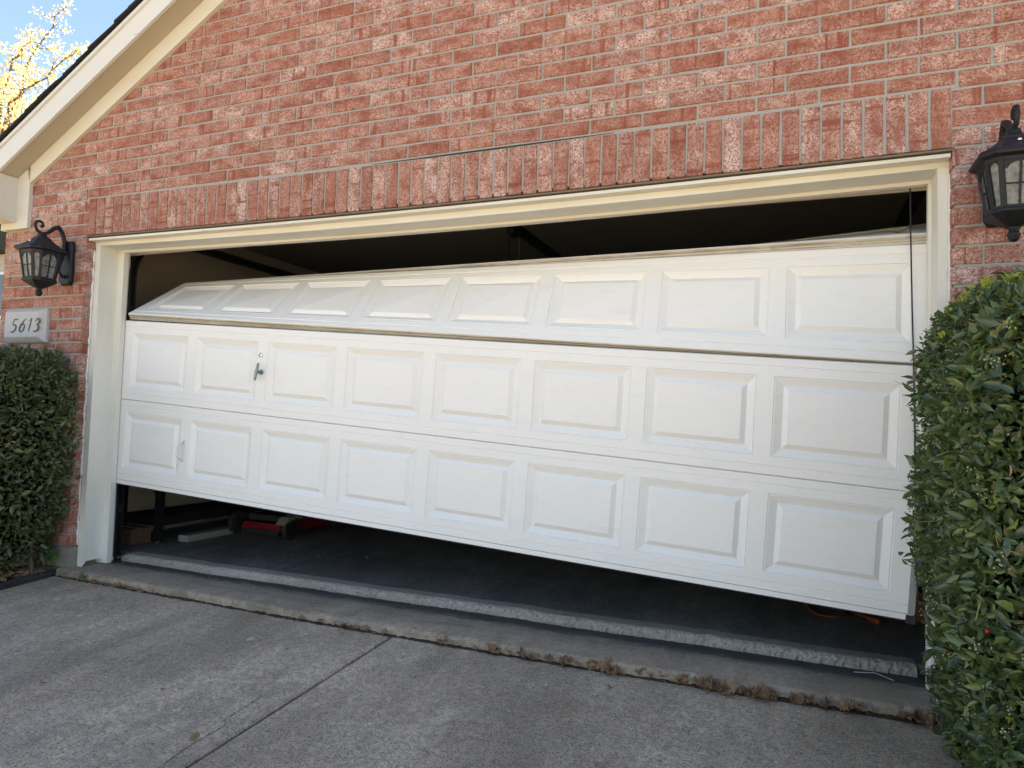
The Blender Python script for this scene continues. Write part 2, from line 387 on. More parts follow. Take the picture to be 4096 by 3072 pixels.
def brick_mesh(L, H, D, seed, name='brick'):
    rr = random.Random(seed); j = lambda a: rr.uniform(-a, a); b = .0035
    o = [(-L / 2, -H / 2), (0 + j(L * .2), -H / 2), (L / 2, -H / 2), (L / 2, H / 2), (j(L * .2), H / 2), (-L / 2, H / 2)]
    o = [(x + j(.0012), z + j(.0018)) for x, z in o]
    i_ = [(x - b * (1 if x > 0 else -1) * (abs(x) > L * .3), z - b * (1 if z > 0 else -1)) for x, z in o]
    V = [(x, D, z) for x, z in o] + [(x, b, z) for x, z in o] + [(x, 0 + j(.0008), z) for x, z in i_]
    F = []
    for r in (0, 6):
        for k in range(6): F.append((r + k, r + (k + 1) % 6, r + 6 + (k + 1) % 6, r + 6 + k))
    F += [(12, 13, 16, 17), (13, 14, 15, 16)]
    m = MB(); m.add(V, F, [(x + y, z) for x, y, z in V]); return m.mesh(name)
_bc = {}
def get_brick(L, H, D, v):
    key = (round(L, 3), round(H, 3), round(D, 2), v)
    if key not in _bc: _bc[key] = brick_mesh(L, H, D, hash(key) & 0xffff)
    return _bc[key]
def proj(p):
    d = Vector(p) - cp; x, y, z = d.dot(cr), d.dot(cu), d.dot(cf)
    return (2048 + 2767 * x / z, 1536 - 2767 * y / z, z) if z > .1 else (-1e5, -1e5, 1)
J = .0105; PIT = .2543; D = .105
cand = []
def put(x0, x1, z0, z1, dy=0.0):
    if x1 - x0 < .022 or z1 - z0 < .02: return
    cand.append(((x0 + x1) / 2, (z0 + z1) / 2, x1 - x0, z1 - z0, dy))
def sag(x): return -.018 * math.sin(math.pi * min(1, max(0, x / W)))
def course(xa, xb, z0, z1, phase, clip=True):
    """running bond of full bricks between xa and xb, joint centres at phase + n*PIT"""
    n0 = math.floor((xa - phase) / PIT) - 1; x = phase + n0 * PIT
    while x < xb:
        a = max(x + J / 2, xa); b = min(x + PIT - J / 2, xb); zm = rake(b) + .05 if b < RX else rake(2 * RX - a) + .05
        if b > a and z0 < zm: put(a, b, z0, z1)
        x += PIT
for k in range(-3, 26):                                   # courses beside the opening
    z1 = ZS - k * CH - J / 2; z0 = z1 - CH + J
    hl = (k % 2 == 0); hr = (k % 2 != 0)
    xs = -.0 
    if hl: put(-.098, xs, z0, z1); course(XL, -.098 - J, z0, z1, -.098 - J / 2)
    else: course(XL, xs, z0, z1, 0.0 + J / 2)
    if k >= 0 or True:
        xe = W
        if hr: put(xe, xe + .098, z0, z1); course(xe + .098 + J, 7.2, z0, z1, xe + .098 + J / 2)
        else: course(xe, 7.2, z0, z1, xe - J / 2)
ztop = ZS + 3 * CH
for k in range(1, 34):                                    # courses above
    z0 = ztop + (k - 1) * CH + J / 2; z1 = z0 + CH - J
    ph = .184 if k % 2 else .049
    if k == 1:
        course(XL, -.02, z0, z1, ph); course(W + .02, 7.2, z0, z1, ph); x = ph - PIT
        while x < W + .02:
            a, b = max(x + J / 2, -.02 + J), min(x + PIT - J / 2, W + .02 - J); s_ = sag((a + b) / 2)
            if b - a > .03: put(a, b, z0 + .014 + s_ * .5, z1)
            x += PIT
    else: course(XL, 7.2, z0, z1, ph)
vis = []; hid = []
for c in cand:
    u, v, z = proj((c[0], 0, c[1])); area = c[2] * c[3] / z / z
    inside = -140 < u < 4236 and -60 < v < 3072
    if inside and not (v > 1420 and (u < 60 or u > 3900)): vis.append((area, c))
    else: hid.append(c)
vis.sort(key=lambda t: -t[0]); hid += [c for _, c in vis[300:]]; vis = vis[:300]
rb = random.Random(5)
for _, (x, z, L, H, dy) in vis:
    o = link('brick', get_brick(L, H, D, rb.randrange(4)), 'brick', wall); o.location = (x, dy + rb.uniform(-.0015, .0015), z); o.rotation_euler = (0, rb.uniform(-.004, .004), rb.uniform(-.003, .003))
bw = MB()
for x, z, L, H, dy in hid:
    me = get_brick(L, H, D, rb.randrange(4)); bw.add([(v.co.x + x, v.co.y + dy, v.co.z + z) for v in me.vertices], [tuple(p.vertices) for p in me.polygons], [(v.co.x + v.co.y, v.co.z) for v in me.vertices])
stuff(bw.build('brickwork', 'brick', wall))
NS = 62; SP = W / NS
for i in range(NS):                                       # soldier course over the door
    x = SP * (i + .5); o = link('soldier_brick', get_brick(.2455, SP - J + rb.uniform(-.002, .002), D, rb.randrange(4)), 'brick', wall)
    o.rotation_euler = (0, R(90) + rb.uniform(-.006, .006), 0); o.location = (x, rb.uniform(-.002, .001), ZS + .1245 + sag(x))
m = MB()                                                  # step crack in the bed joint above the soldier course
for i in range(40):
    x0_, x1_ = 2.25 + i * .034, 2.25 + (i + 1) * .034; zc = ZS + .2545 + sag(x0_) ; th_ = .0035 * math.sin(math.pi * (i + .5) / 40) + .0008
    m.box(x0_, x1_, .003, .0052, zc - th_, zc + th_)
m.build('crack', 'rubber', wall)
B(XL - .004, -.003, .004, .3, -.4, FND - .004, bev=.004).build('foundation', 'foundation_concrete', house)
B(W + .003, XR, .004, .3, -.4, FND - .004, bev=.004).build('foundation', 'foundation_concrete', house)

# steel lintel following the sag
def strip_x(y0, y1, zf0, zf1, n=24, x0=0.0, x1=W):
    m = MB(); rg = []
    for i in range(n + 1):
        x = x0 + (x1 - x0) * i / n; rg.append([(x, y0, zf0(x)), (x, y1, zf0(x)), (x, y1, zf1(x)), (x, y0, zf1(x))])
    m.loft(rg, True); return m
strip_x(-.002, .1, lambda x: ZS - .012 + sag(x), lambda x: ZS - .004 + sag(x), x0=-.012, x1=W + .006).build('lintel', 'steel_lintel', house)
# door frame: head with its mouldings, jambs with stops
hd = strip_x(.068, .30, lambda x: 2.160 + sag(x) * 1.6, lambda x: ZS - .02 + sag(x), x0=.0, x1=W).build('head', 'frame_head', house)
strip_x(.012, .0675, lambda x: 2.184 + sag(x), lambda x: ZS - .018 + sag(x), x0=.005, x1=W - .005).build('moulding', 'frame_head', hd)
strip_x(.205, .24, lambda x: 2.142 + sag(x) * 1.4, lambda x: 2.1595 + sag(x) * 1.6, x0=.05, x1=W - .04).build('stop', 'frame_head', hd)
B(-.5, 5.5, .30, .312, 2.145, 2.66).build('header_board', 'drywall', house)
for side in (0, 1):
    xa, xb = (.0, .048) if side == 0 else (W - .041, W)
    j = MB(); j.prism([(.07, .0), (.10, .034), (.205, .036), (.205, .003), (.30, .003), (.30, 2.1605), (.07, 2.1605)], 0, xa, xb); jb = j.build('jamb', 'frame_jamb', house)
    xa, xb = (.0482, .106) if side == 0 else (W - .054, W - .0412)
    MB().box(xa, xb, .205, .24, .002, 2.142, bev=.004).build('stop', 'frame_jamb', jb)
    # ragged bead of caulk between brick and frame
    pts = [(-.002 if side == 0 else W + .002, .062, .14 + i * .028) for i in range(72)]
    c = MB(); c.tube([(p[0] + random.uniform(-.003, .003), p[1] + random.uniform(-.004, .004), p[2]) for p in pts], [random.uniform(.005, .010) for _ in pts], 6); c.build('caulk', 'caulk', jb, True)
# interior shell
for nm, mt, a in (('interior_wall', 'drywall', (-.60, -.56, .30, 6.45, -.1, 2.66)), ('interior_wall', 'drywall', (5.56, 5.60, .30, 6.45, -.1, 2.66)), ('interior_wall', 'drywall', (-.6, 5.6, 6.4, 6.45, -.1, 2.66)),
                  ('interior_wall', 'drywall', (-.56, -.012, .312, .325, -.1, 2.66)), ('interior_wall', 'drywall', (W + .012, 5.56, .312, .325, -.1, 2.66)), ('ceiling', 'ceiling_paint', (-.6, 5.6, .32, 6.45, 2.64, 2.70))):
    B(*a).build(nm, mt, house)
B(-.845, -.61, .31, 8.5, -.4, 2.62).build('side_wall', 'mortar', house)
B(XR - .25, XR, .31, 8.5, -.4, 2.62).build('side_wall', 'mortar', house)
B(-.84, XR - .01, 8.3, 8.5, -.4, 2.62).build('rear_wall', 'mortar', house)

# gable trim: frieze, soffit, fascia, drip edge, eave return
def rake_band(x0, x1, y0, y1, lo, hi, n=2):
    m = MB(); P = [(x0, lo(x0)), (x1, lo(x1)), (x1, hi(x1)), (x0, hi(x0))]; m.prism(P, 1, y0, y1); return m
zb = lambda X: 2.6695 + SL * (X + .7085)          # soffit / fascia lower line
zt = lambda X: zb(X) + .166
for flip in (0, 1):
    F_ = (lambda m: m) if not flip else None
    def fin(m, nm, mt, par=house):
        if flip: m.v = [(2 * RX - x, y, z) for x, y, z in m.v]; m.f = [tuple(reversed(f)) for f in m.f]
        return m.build(nm, mt, par)
    fin(rake_band(-.5797, RX, -.025, .006, rake, lambda X: zb(X) + .004), 'frieze_board', 'trim_paint')
    fin(MB().prism([(-.708, 2.379), (-.58, 2.305), (-.58, rake(-.58)), (-.612, zb(-.612)), (-.708, zb(-.708) + .004)], 1, -.025, .006), 'frieze_board', 'trim_paint')
    fin(MB().prism([(-.865, 2.305), (-.5805, 2.305), (-.7085, 2.379), (-.865, 2.379)], 1, -.0245, .006), 'frieze_board', 'trim_paint')
    fin(rake_band(-1.15, RX, -.150, .02, lambda X: zb(X) + .0045, lambda X: zb(X) + .02), 'soffit', 'soffit_shade_paint')
    fin(rake_band(-1.16, RX, -.168, -.148, zb, zt), 'fascia_board', 'fascia_paint')
    fin(rake_band(-1.165, RX, -.182, -.1685, lambda X: zt(X) - .022, lambda X: zt(X) + .004), 'drip_edge', 'fascia_paint')
    bx = fin(MB().prism([(-1.15, 2.376), (-.707, 2.376), (-.707, zb(-.707) - .001), (-1.15, zb(-1.15) - .001)], 1, -.147, .0), 'eave_return', 'trim_paint')
    fin(B(-1.16, -.7, -.155, -.026, 2.352, 2.3745, bev=.003), 'return_board', 'trim_paint', bx)
    rf = fin(rake_band(-1.2, RX, -.17, 8.7, lambda X: zt(X) + .004, lambda X: zt(X) + .02), 'roof', 'shingle')
    if not flip:
        ca = math.atan(SL); x = -1.22; rs = random.Random(9); i = 0
        while x < 2.6:
            l = .135 + rs.uniform(-.008, .008); dx = l * math.cos(ca)
            m = MB(); t = .007; y0 = -.196 + rs.uniform(-.006, .006)
            a = (x, zt(x) + .021 + .013); b = (x + dx * 1.7, zt(x + dx * 1.7) + .021)
            m.prism([(a[0], a[1] - t), (b[0], b[1]), (b[0], b[1] + t), (a[0], a[1] + t)], 1, y0, .5); m.build('shingle', 'shingle', rf); x += dx; i += 1

# ------------------------------------------------------------------ the garage door, four sections off their track
door = thing('garage_door', 'white raised panel garage door hanging crooked off its track in the brick opening', 'garage door', (2.5, .25, .3))
door_inv = Matrix.Translation((-2.5, -.25, -.3))
class Patch:
    def __init__(s, bl, br, tl, tr): s.p = [Vector(q) for q in (bl, br, tl, tr)]; s.L = (s.p[1] - s.p[0]).length; s.H = (s.p[2] - s.p[0]).length
    def __call__(s, a, b, d):
        u = a / s.L; v = b / s.H; bl, br, tl, tr = s.p
        q = bl * (1 - u) * (1 - v) + br * u * (1 - v) + tl * (1 - u) * v + tr * u * v
        du = (br - bl) * (1 - v) + (tr - tl) * v; dv = (tl - bl) * (1 - u) + (tr - br) * u
        n = du.cross(dv).normalized()            # points towards the drive (-Y)
        return door_inv @ (q + n * d)
EE, GAP, RAIL = .098, .0745, .083
PW = (4.88 - 2 * EE - 7 * GAP) / 8
def section(P, label=None, edge='board_wood', seed=0):
    L, H = P.L, P.H; e = EE * L / 4.88; g_ = GAP * L / 4.88; pw = (L - 2 * e - 7 * g_) / 8
    xs = [0.0]; 
    for i in range(8): xs += [e + i * (pw + g_), e + i * (pw + g_) + pw]
    xs.append(L)
    gr = [(0, -.003), (.003, 0), (.037, 0), (.0395, -.0028), (.042, -.0028), (.0445, 0), (RAIL, 0)]
    m = MB()
    def strip(ts):
        b = len(m.v); n_ = len(ts); V = []; U = []
        for x in xs:
            for t, d in ts: V.append(P(x, t, d)); U.append((x, t))
        m.add(V, [(i * n_ + j, (i + 1) * n_ + j, (i + 1) * n_ + j + 1, i * n_ + j + 1) for i in range(len(xs) - 1) for j in range(n_ - 1)], U)
    strip(gr); strip([(H - t, d) for t, d in reversed(gr)])
    for i in range(0, len(xs) - 1, 2):
        a, b = xs[i], xs[i + 1]; q = [(a, RAIL), (b, RAIL), (b, H - RAIL), (a, H - RAIL)]
        m.add([P(x, t, 0) for x, t in q], [(0, 1, 2, 3)], q)
    # back, ends
    for i in range(len(xs) - 1):
        a, b = xs[i], xs[i + 1]; m.add([P(a, 0, -.045), P(b, 0, -.045), P(b, H, -.045), P(a, H, -.045)], [(3, 2, 1, 0)])
    for x, o_ in ((0, 1), (L, 0)):
        q = [P(x, 0, -.003), P(x, H, -.003), P(x, H, -.045), P(x, 0, -.045)]; m.add(q, [(0, 1, 2, 3)] if o_ else [(3, 2, 1, 0)])
    s_ = m.build('door_section', 'door_paint', door)
    if label: s_['label'] = label
    for k_ in range(8):
        x0 = xs[1 + 2 * k_]; x1 = xs[2 + 2 * k_]; z0, z1 = RAIL, H - RAIL; m = MB(); V = []; U = []
        for ins, d in ((0, 0), (.0035, -.0045), (.0075, -.002), (.043, -.0165), (.066, -.0025)):
            for x, z in ((x0 + ins, z0 + ins), (x1 - ins, z0 + ins), (x1 - ins, z1 - ins), (x0 + ins, z1 - ins)): V.append(P(x, z, d)); U.append((x + seed, z))
        F = [(4 * r + i, 4 * r + (i + 1) % 4, 4 * r + 4 + (i + 1) % 4, 4 * r + 4 + i) for r in range(4) for i in range(4)] + [(16, 17, 18, 19)]
        m.add(V, F, U); m.build('raised_panel', 'door_paint', s_)
    # tongue and groove edge rails
    for bot in (1, 0):
        pr = [(.0, -.003), (-.004, -.010), (-.004, -.020), (.006, -.022), (.006, -.030), (-.006, -.032), (-.006, -.044), (.0, -.045)]
        m = MB(); V = []; U = []
        for x in xs:
            for t, d in pr: V.append(P(x, t if bot else H - t * (1 if t < 0 else -1) * (-1 if t < 0 else 1) if False else (t if bot else H - t), d)); U.append((x, d))
        n_ = len(pr); F = [(i * n_ + j, i * n_ + j + 1, (i + 1) * n_ + j + 1, (i + 1) * n_ + j) for i in range(len(xs) - 1) for j in range(n_ - 1)]
        if not bot: F = [tuple(reversed(f)) for f in F]
        m.add(V, F, U); m.build('edge_rail', 'edge_paint', s_)
    return s_, xs
k = N('edge_paint', .7, .3); p = k.pos(); sx_ = k.n('ShaderNodeSeparateXYZ'); k.l(k.uv(), sx_.inputs[0])
c = k.mix(k.noise(k.map(p, (1, 20, 20)), 4), (.56, .52, .45), (.68, .65, .58))
ln = k.ramp(k.math('MULTIPLY', sx_.outputs[1], -20.0), [(.02, .1), (.19, .15), (.22, .8), (.40, .8), (.43, .1), (.62, .15), (.66, .85), (.72, .2)]); c = k.mix(k.math('MULTIPLY', ln, k.ramp(k.noise(p, 3), [(.35, .3), (.6, 1)])), c, (.20, .165, .125))
c = k.mix(k.ramp(k.noise(k.map(p, (5, 30, 30)), 2, 5, .7), [(.54, 0), (.70, .6)]), c, (.22, .18, .14)); k.col(c); M['edge_paint'] = k.m
YD = .247
b0 = Patch((.048, YD, .575), (4.905, YD + .012, .290), (.067, YD, 1.1255), (4.937, YD, .8095))
b1 = Patch((.067, YD, 1.130), (4.937, YD, .8135), (.087, YD, 1.673), (4.956, YD, 1.354))
b2 = Patch((.121, YD + .002, 1.7235), (4.994, YD + .004, 1.366), (.146, .69, 2.021), (5.0, .272, 1.897))
b3 = Patch((.146, .75, 2.035), (5.005, .279, 1.947), (.16, 1.285, 1.93), (5.036, .782, 2.121))
s0, xs0 = section(b0, 'lowest section of the white door, raised off the floor on the left', seed=1)
s1, xs1 = section(b1, 'second section from below, with lock and T handle', seed=9)
s2, xs2 = section(b2, 'buckled third section folded back into the garage on the left', seed=17)
s3, xs3 = section(b3, 'top section leaning far back inside the garage', seed=25)
# bottom retainer with seal, end stiles, roller
m = MB(); V = []
pr = [(.0, .001), (-.026, .001), (-.028, -.004), (-.028, -.040), (.0, -.042)]
V = [b0(x, t, d) for x in xs0 for t, d in pr]; n = len(pr)
m.add(V, [(i * n + j, i * n + j + 1, (i + 1) * n + j + 1, (i + 1) * n + j) for i in range(len(xs0) - 1) for j in range(n - 1)]); sealr = m.build('bottom_retainer', 'door_paint', s0)
m = MB(); pr = [(-.027, -.003), (-.034, -.006), (-.038, -.02), (-.034, -.036), (-.027, -.039)]; V = [b0(x, t, d) for x in xs0 for t, d in pr]
m.add(V, [(i * n + j, i * n + j + 1, (i + 1) * n + j + 1, (i + 1) * n + j) for i in range(len(xs0) - 1) for j in range(n - 1)]); m.build('rubber_seal', 'rubber', sealr)
def patch_box(P, a0, a1, b0_, b1_, d0, d1):
    m = MB(); c = [(a0, b0_), (a1, b0_), (a1, b1_), (a0, b1_)]
    m.loft([[P(a, b, d0) for a, b in c], [P(a, b, d1) for a, b in c]], True); return m
for P, s_ in ((b0, s0), (b1, s1)):
    patch_box(P, P.L - .024, P.L + .003, .003, P.H - .003, -.046, .0022).build('end_stile', 'galvanised' if P is b0 else 'white_metal', s_)
patch_box(b0, b0.L - .03, b0.L + .006, -.04, -.002, -.046, .006).build('corner_cap', 'rubber', s0)
m = MB(); q0 = b0(b0.L + .003, .075, -.02); q1 = b0(b0.L + .055, .075, -.02)
m.tube([q0, q1], .006, 8); m.tube([q0 + (q1 - q0) * .55, q0 + (q1 - q0) * .66, q0 + (q1 - q0) * .84, q0 + (q1 - q0) * .95], [.012, .024, .024, .012], 12); m.build('roller', 'black_metal', s0, True)
# lock cylinder, T handle, lift handle, positioned on the section faces
def on_face(P, X, Z):
    # invert the (nearly planar) patch for a wall position
    a, b = X, .3
    for _ in range(30):
        q = P(a, b, 0) + Vector((2.5, .25, .3)); ex, ez = X - q.x, Z - q.z; a += ex; b += ez
    return a, b
def disc(P, a, b, prof, n=18):
    m = MB(); m.loft([[P(a + r * math.cos(2 * math.pi * i / n), b + r * math.sin(2 * math.pi * i / n), d) for i in range(n)] for r, d in prof], True); return m
a, b = on_face(b1, 1.309, 1.424)
lk = disc(b1, a, b, [(.0165, .0), (.0165, .004), (.0135, .008), (.0125, .006), (.0105, .006), (.0095, .009)]).build('lock_cylinder', 'chrome', s1, True)
patch_box(b1, a - .0025, a + .0005, b - .0075, b + .0025, .0085, .0096).build('keyhole', 'rubber', lk)
a, b = on_face(b1, 1.322, 1.316)
th = disc(b1, a, b, [(.016, 0), (.017, .006), (.013, .016), (.009, .022), (.008, .042)], 8).build('handle_boss', 'pewter', s1, True)
m = MB(); tilt = .18
def tb(t, wv, d): return b1(a + math.sin(tilt) * t * -1 * -1 + wv * math.cos(tilt), b + math.cos(tilt) * t - wv * math.sin(tilt), d)
rg = []
for t, wv in ((-.056, .004), (-.052, .0065), (-.03, .0085), (0, .011), (.03, .0085), (.052, .0065), (.056, .004)): rg.append([tb(t, -wv, .041), tb(t, wv, .041), tb(t, wv * .8, .050), tb(t, -wv * .8, .050)])
m.loft(rg, True); m.build('t_handle', 'pewter', s1)
a, b = on_face(b0, .693, .795)
m = MB(); pth = [(.075, .001), (.066, .004), (.055, .016), (.044, .034), (.036, .040), (0, .042), (-.036, .040), (-.044, .034), (-.055, .016), (-.066, .004), (-.075, .001)]
wd = [.008, .012, .013, .010, .008, .0065, .008, .010, .013, .012, .008]
rg = [[b0(a - wv, b + t, d), b0(a + wv, b + t, d), b0(a + wv, b + t, d + .004), b0(a - wv, b + t, d + .004)] for (t, d), wv in zip(pth, wd)]
m.loft(rg, True); m.build('pull_handle', 'white_metal', s0)

# ------------------------------------------------------------------ tracks, cable, opener
def track(X, lab, flip):
    t = thing('door_track', lab, 'door track', (X, .32, .03), 'tracks of the garage door')
    pts = [(0, z) for z in np.linspace(0, 1.97, 8)] + [(.34 - .34 * math.cos(a), 1.97 + .34 * math.sin(a)) for a in np.linspace(.12, math.pi / 2, 10)] + [(y, 2.31) for y in np.linspace(.6, 2.9, 6)]
    s = -1 if flip else 1; pr = [(-.025, -.026), (.026, -.026), (.026, -.018), (-.018, -.018), (-.018, .022), (.026, .022), (.026, .030), (-.025, .030)]
    rg = []
    for i, (y, z) in enumerate(pts):
        y2, z2 = pts[min(i + 1, len(pts) - 1)]; y1, z1 = pts[max(i - 1, 0)]; d = Vector((y2 - y1, z2 - z1)).normalized(); nrm = Vector((d.y, -d.x))
        rg.append([(s * a, y + nrm.x * c, z + nrm.y * c) for a, c in pr])
    MB().loft(rg, True).build('rail', 'track_metal', t)
    for z in (.3, 1.0, 1.7):
        B(-.035 * s if s > 0 else -.02, .02 if s > 0 else .035, -.012, .03, z, z + .06).build('bracket', 'track_metal', t)
    B(-.012, .012, 2.82, 2.86, 2.3, 2.62).build('hanger', 'track_metal', t)
track(.035, 'dark metal door track curving up inside the garage beside the left jamb', False)
track(5.02, 'dark metal door track behind the right jamb near the folded sections', True)
m = MB(); pts = [(4.882, .2425, 2.3), (4.886, .2425, 1.95), (4.893, .2425, 1.6), (4.899, .2425, 1.38), (4.904, .2425, 1.1), (4.907, .2425, .82), (4.912, .2425, .55), (4.918, .2425, .36)]
m.tube(pts, .0032, 6); tag(m.build('lift_cable', 'black_metal'), 'thin dark lift cable hanging slack down the right end of the door', 'cable')
op = thing('door_opener', 'black ceiling rail of the door opener with arm and pull cord, above the door', 'door opener', (2.5, .35, 2.48))
B(-.022, .022, 0, 3.4, -.03, .03).build('rail', 'black_metal', op)
MB().box(-.03, .03, 1.06, 1.2, -.06, -.031).build('trolley', 'black_metal', op)
m = MB(); m.tube([(0, 1.06, -.06), (-.03, 1.05, -.5)], .009, 6); m.build('arm', 'black_metal', op)
m = MB(); m.tube([(.03, 1.16, -.06), (.04, 1.14, -.14), (.045, 1.14, -.52)], .0025, 5); m.build('pull_cord', 'cardboard', op)
B(-.15, .15, 3.4, 3.8, -.1, .08, bev=.01).build('motor_housing', 'grey_plastic', op)

# ------------------------------------------------------------------ lanterns
def make_lantern(loc, label):
    t = thing('wall_lantern', label, 'lantern', loc, 'lanterns beside the garage door')
    Z = lambda z: z - 2.03
    def ring(h, c, z): return [(-h + c, -h, z), (h - c, -h, z), (h, -h + c, z), (h, h - c, z), (h - c, h, z), (-h + c, h, z), (-h, h - c, z), (-h, -h + c, z)]
    def off(rg, dy=-.19): return [[(x, y + dy, Z(z)) for x, y, z in r] for r in rg]
    # back plate
    q = [(-.055, -.125), (-.038, -.15), (.038, -.15), (.055, -.125), (.055, .125), (.038, .15), (-.038, .15), (-.055, .125)]
    m = MB(); m.loft([[(x, 0, z) for x, z in q], [(x, -.018, z) for x, z in q], [(x * .88, -.028, z * .95) for x, z in q]], True); m.build('back_plate', 'black_metal', t)
    P = [(-.028, 1.937), (-.045, 1.937), (-.066, 1.964), (-.066, 2.0), (-.048, 2.06), (-.038, 2.127), (-.042, 2.18), (-.063, 2.232), (-.088, 2.258), (-.117, 2.243), (-.155, 2.203), (-.194, 2.188), (-.226, 2.203), (-.242, 2.234), (-.232, 2.260), (-.212, 2.268), (-.193, 2.260), (-.187, 2.245), (-.195, 2.235), (-.204, 2.238)]
    rd = [.010, .009, .008, .008, .010, .013, .014, .014, .016, .014, .011, .010, .010, .010, .009, .009, .009, .009, .010, .010]
    m = MB(); m.tube([(0, y, Z(z)) for y, z in P], rd, 10); a = m.build('arm', 'black_metal', t, True)
    for z in (1.937, 2.11):
        m = MB(); m.tube([(0, -.02, Z(z)), (0, -.05, Z(z))], [.014, .010], 8); m.build('arm_mount', 'black_metal', a, True)
    # roof
    rf = [ring(.100, .035, 2.062), ring(.122, .043, 2.070), ring(.125, .045, 2.078), ring(.118, .042, 2.092), ring(.105, .038, 2.096), ring(.062, .024, 2.133), ring(.045, .017, 2.150), ring(.046, .017, 2.154), ring(.040, .015, 2.160), ring(.024, .009, 2.172), ring(.020, .008, 2.190), ring(.008, .003, 2.193)]
    roof = MB().loft(off(rf), True).build('roof', 'black_metal', t)
    m = MB(); m.lathe([(.008, 0), (.008, .006), (.004, .012)], (0, -.19 - .075, Z(2.122)), 8); m.build('cap_nut', 'chrome', roof, True)
    # cage: eight tapered faces, alternately wide (four panes) and narrow (one slot)
    top = ring(.099, .036, 2.064); bot = ring(.074, .026, 1.887)
    cage = None
    m = MB()
    for z0, z1, e in ((2.050, 2.064, .003), (1.876, 1.894, .004)):
        f0 = (z0 - 1.887) / (2.064 - 1.887); f1 = (z1 - 1.887) / (2.064 - 1.887)
        L_ = lambda f, e_: ring(.074 + .025 * f + e_, .026 + .010 * f, 1.887 + f * (2.064 - 1.887))
        m.loft(off([L_(f0, e), L_(f1, e)]), True)
    for i in range(8):
        b_, t_ = Vector(bot[i]), Vector(top[i]); w_ = .0085
        ax = (Vector((b_.x, b_.y, 0))).normalized(); sd_ = Vector((-ax.y, ax.x, 0))
        r_ = lambda c: [tuple(c + ax * .002 + sd_ * w_), tuple(c + ax * .002 - sd_ * w_), tuple(c - ax * .010 - sd_ * w_), tuple(c - ax * .010 + sd_ * w_)]
        m.loft(off([r_(b_), r_(t_)]), True)
    cage = m.build('cage', 'black_metal', t)
    for i in range(8):
        a0, a1, c0, c1 = Vector(bot[i]), Vector(bot[(i + 1) % 8]), Vector(top[i]), Vector(top[(i + 1) % 8])
        n_ = (a1 - a0).cross(c0 - a0).normalized(); 
        pt = lambda u, v, d: (a0 * (1 - u) * (1 - v) + a1 * u * (1 - v) + c0 * (1 - u) * v + c1 * u * v) + n_ * d
        m = MB(); m.loft(off([[pt(.04, .05, -.007), pt(.96, .05, -.007), pt(.96, .93, -.007), pt(.04, .93, -.007)], [pt(.04, .05, -.004), pt(.96, .05, -.004), pt(.96, .93, -.004), pt(.04, .93, -.004)]]), True); m.build('pane', 'seedy_glass', t)
        m = MB()
        wide = i % 2 == 0
        # arched upper spandrel
        ar = [(.08, .74), (.16, .76), (.24, .83), (.36, .88), (.5, .90), (.64, .88), (.76, .83), (.84, .76), (.92, .74)] if wide else [(.16, .78), (.26, .86), (.4, .90), (.5, .905), (.6, .90), (.74, .86), (.84, .78)]
        for (u0, v0), (u1, v1) in zip(ar[:-1], ar[1:]):
            m.loft(off([[pt(u0, v0, -.003), pt(u1, v1, -.003), pt(u1, .96, -.003), pt(u0, .96, -.003)], [pt(u0, v0, .0005), pt(u1, v1, .0005), pt(u1, .96, .0005), pt(u0, .96, .0005)]]), True)
        bars = [(.47, .53, .05, .93), (.06, .94, .445, .475)] if wide else []
        for u0, u1, v0, v1 in bars: m.loft(off([[pt(u0, v0, -.003), pt(u1, v0, -.003), pt(u1, v1, -.003), pt(u0, v1, -.003)], [pt(u0, v0, .001), pt(u1, v0, .001), pt(u1, v1, .001), pt(u0, v1, .001)]]), True)
        m.build('muntin', 'black_metal', cage)
    fn = [ring(.078, .028, 1.887), ring(.083, .030, 1.880), ring(.083, .030, 1.872), ring(.074, .027, 1.864), ring(.034, .013, 1.836), ring(.018, .007, 1.828), ring(.018, .007, 1.822)]
    MB().loft(off(list(reversed(fn))), True).build('base', 'black_metal', t)
    m = MB(); m.lathe([(.002, 1.775), (.011, 1.778), (.018, 1.786), (.0195, 1.796), (.022, 1.799), (.0225, 1.804), (.017, 1.808), (.0165, 1.816), (.013, 1.821), (.018, 1.824), (.018, 1.829)], (0, -.19, -2.03), 14); m.build('finial', 'black_metal', t, True)
    m = MB(); m.lathe([(.012, 1.885), (.013, 1.915), (.020, 1.93), (.031, 1.955), (.032, 1.972), (.026, 1.99), (.012, 2.003), (.002, 2.006)], (0, -.19, -2.03), 14); m.build('bulb', 'bulb_glass', t, True)
    return t
make_lantern((-.155, -.002, 2.03), 'black wall lantern with scrolled arm above the house number stone')
make_lantern((5.155, -.002, 2.03), 'black wall lantern above the tall right hedge, cut by the picture edge')

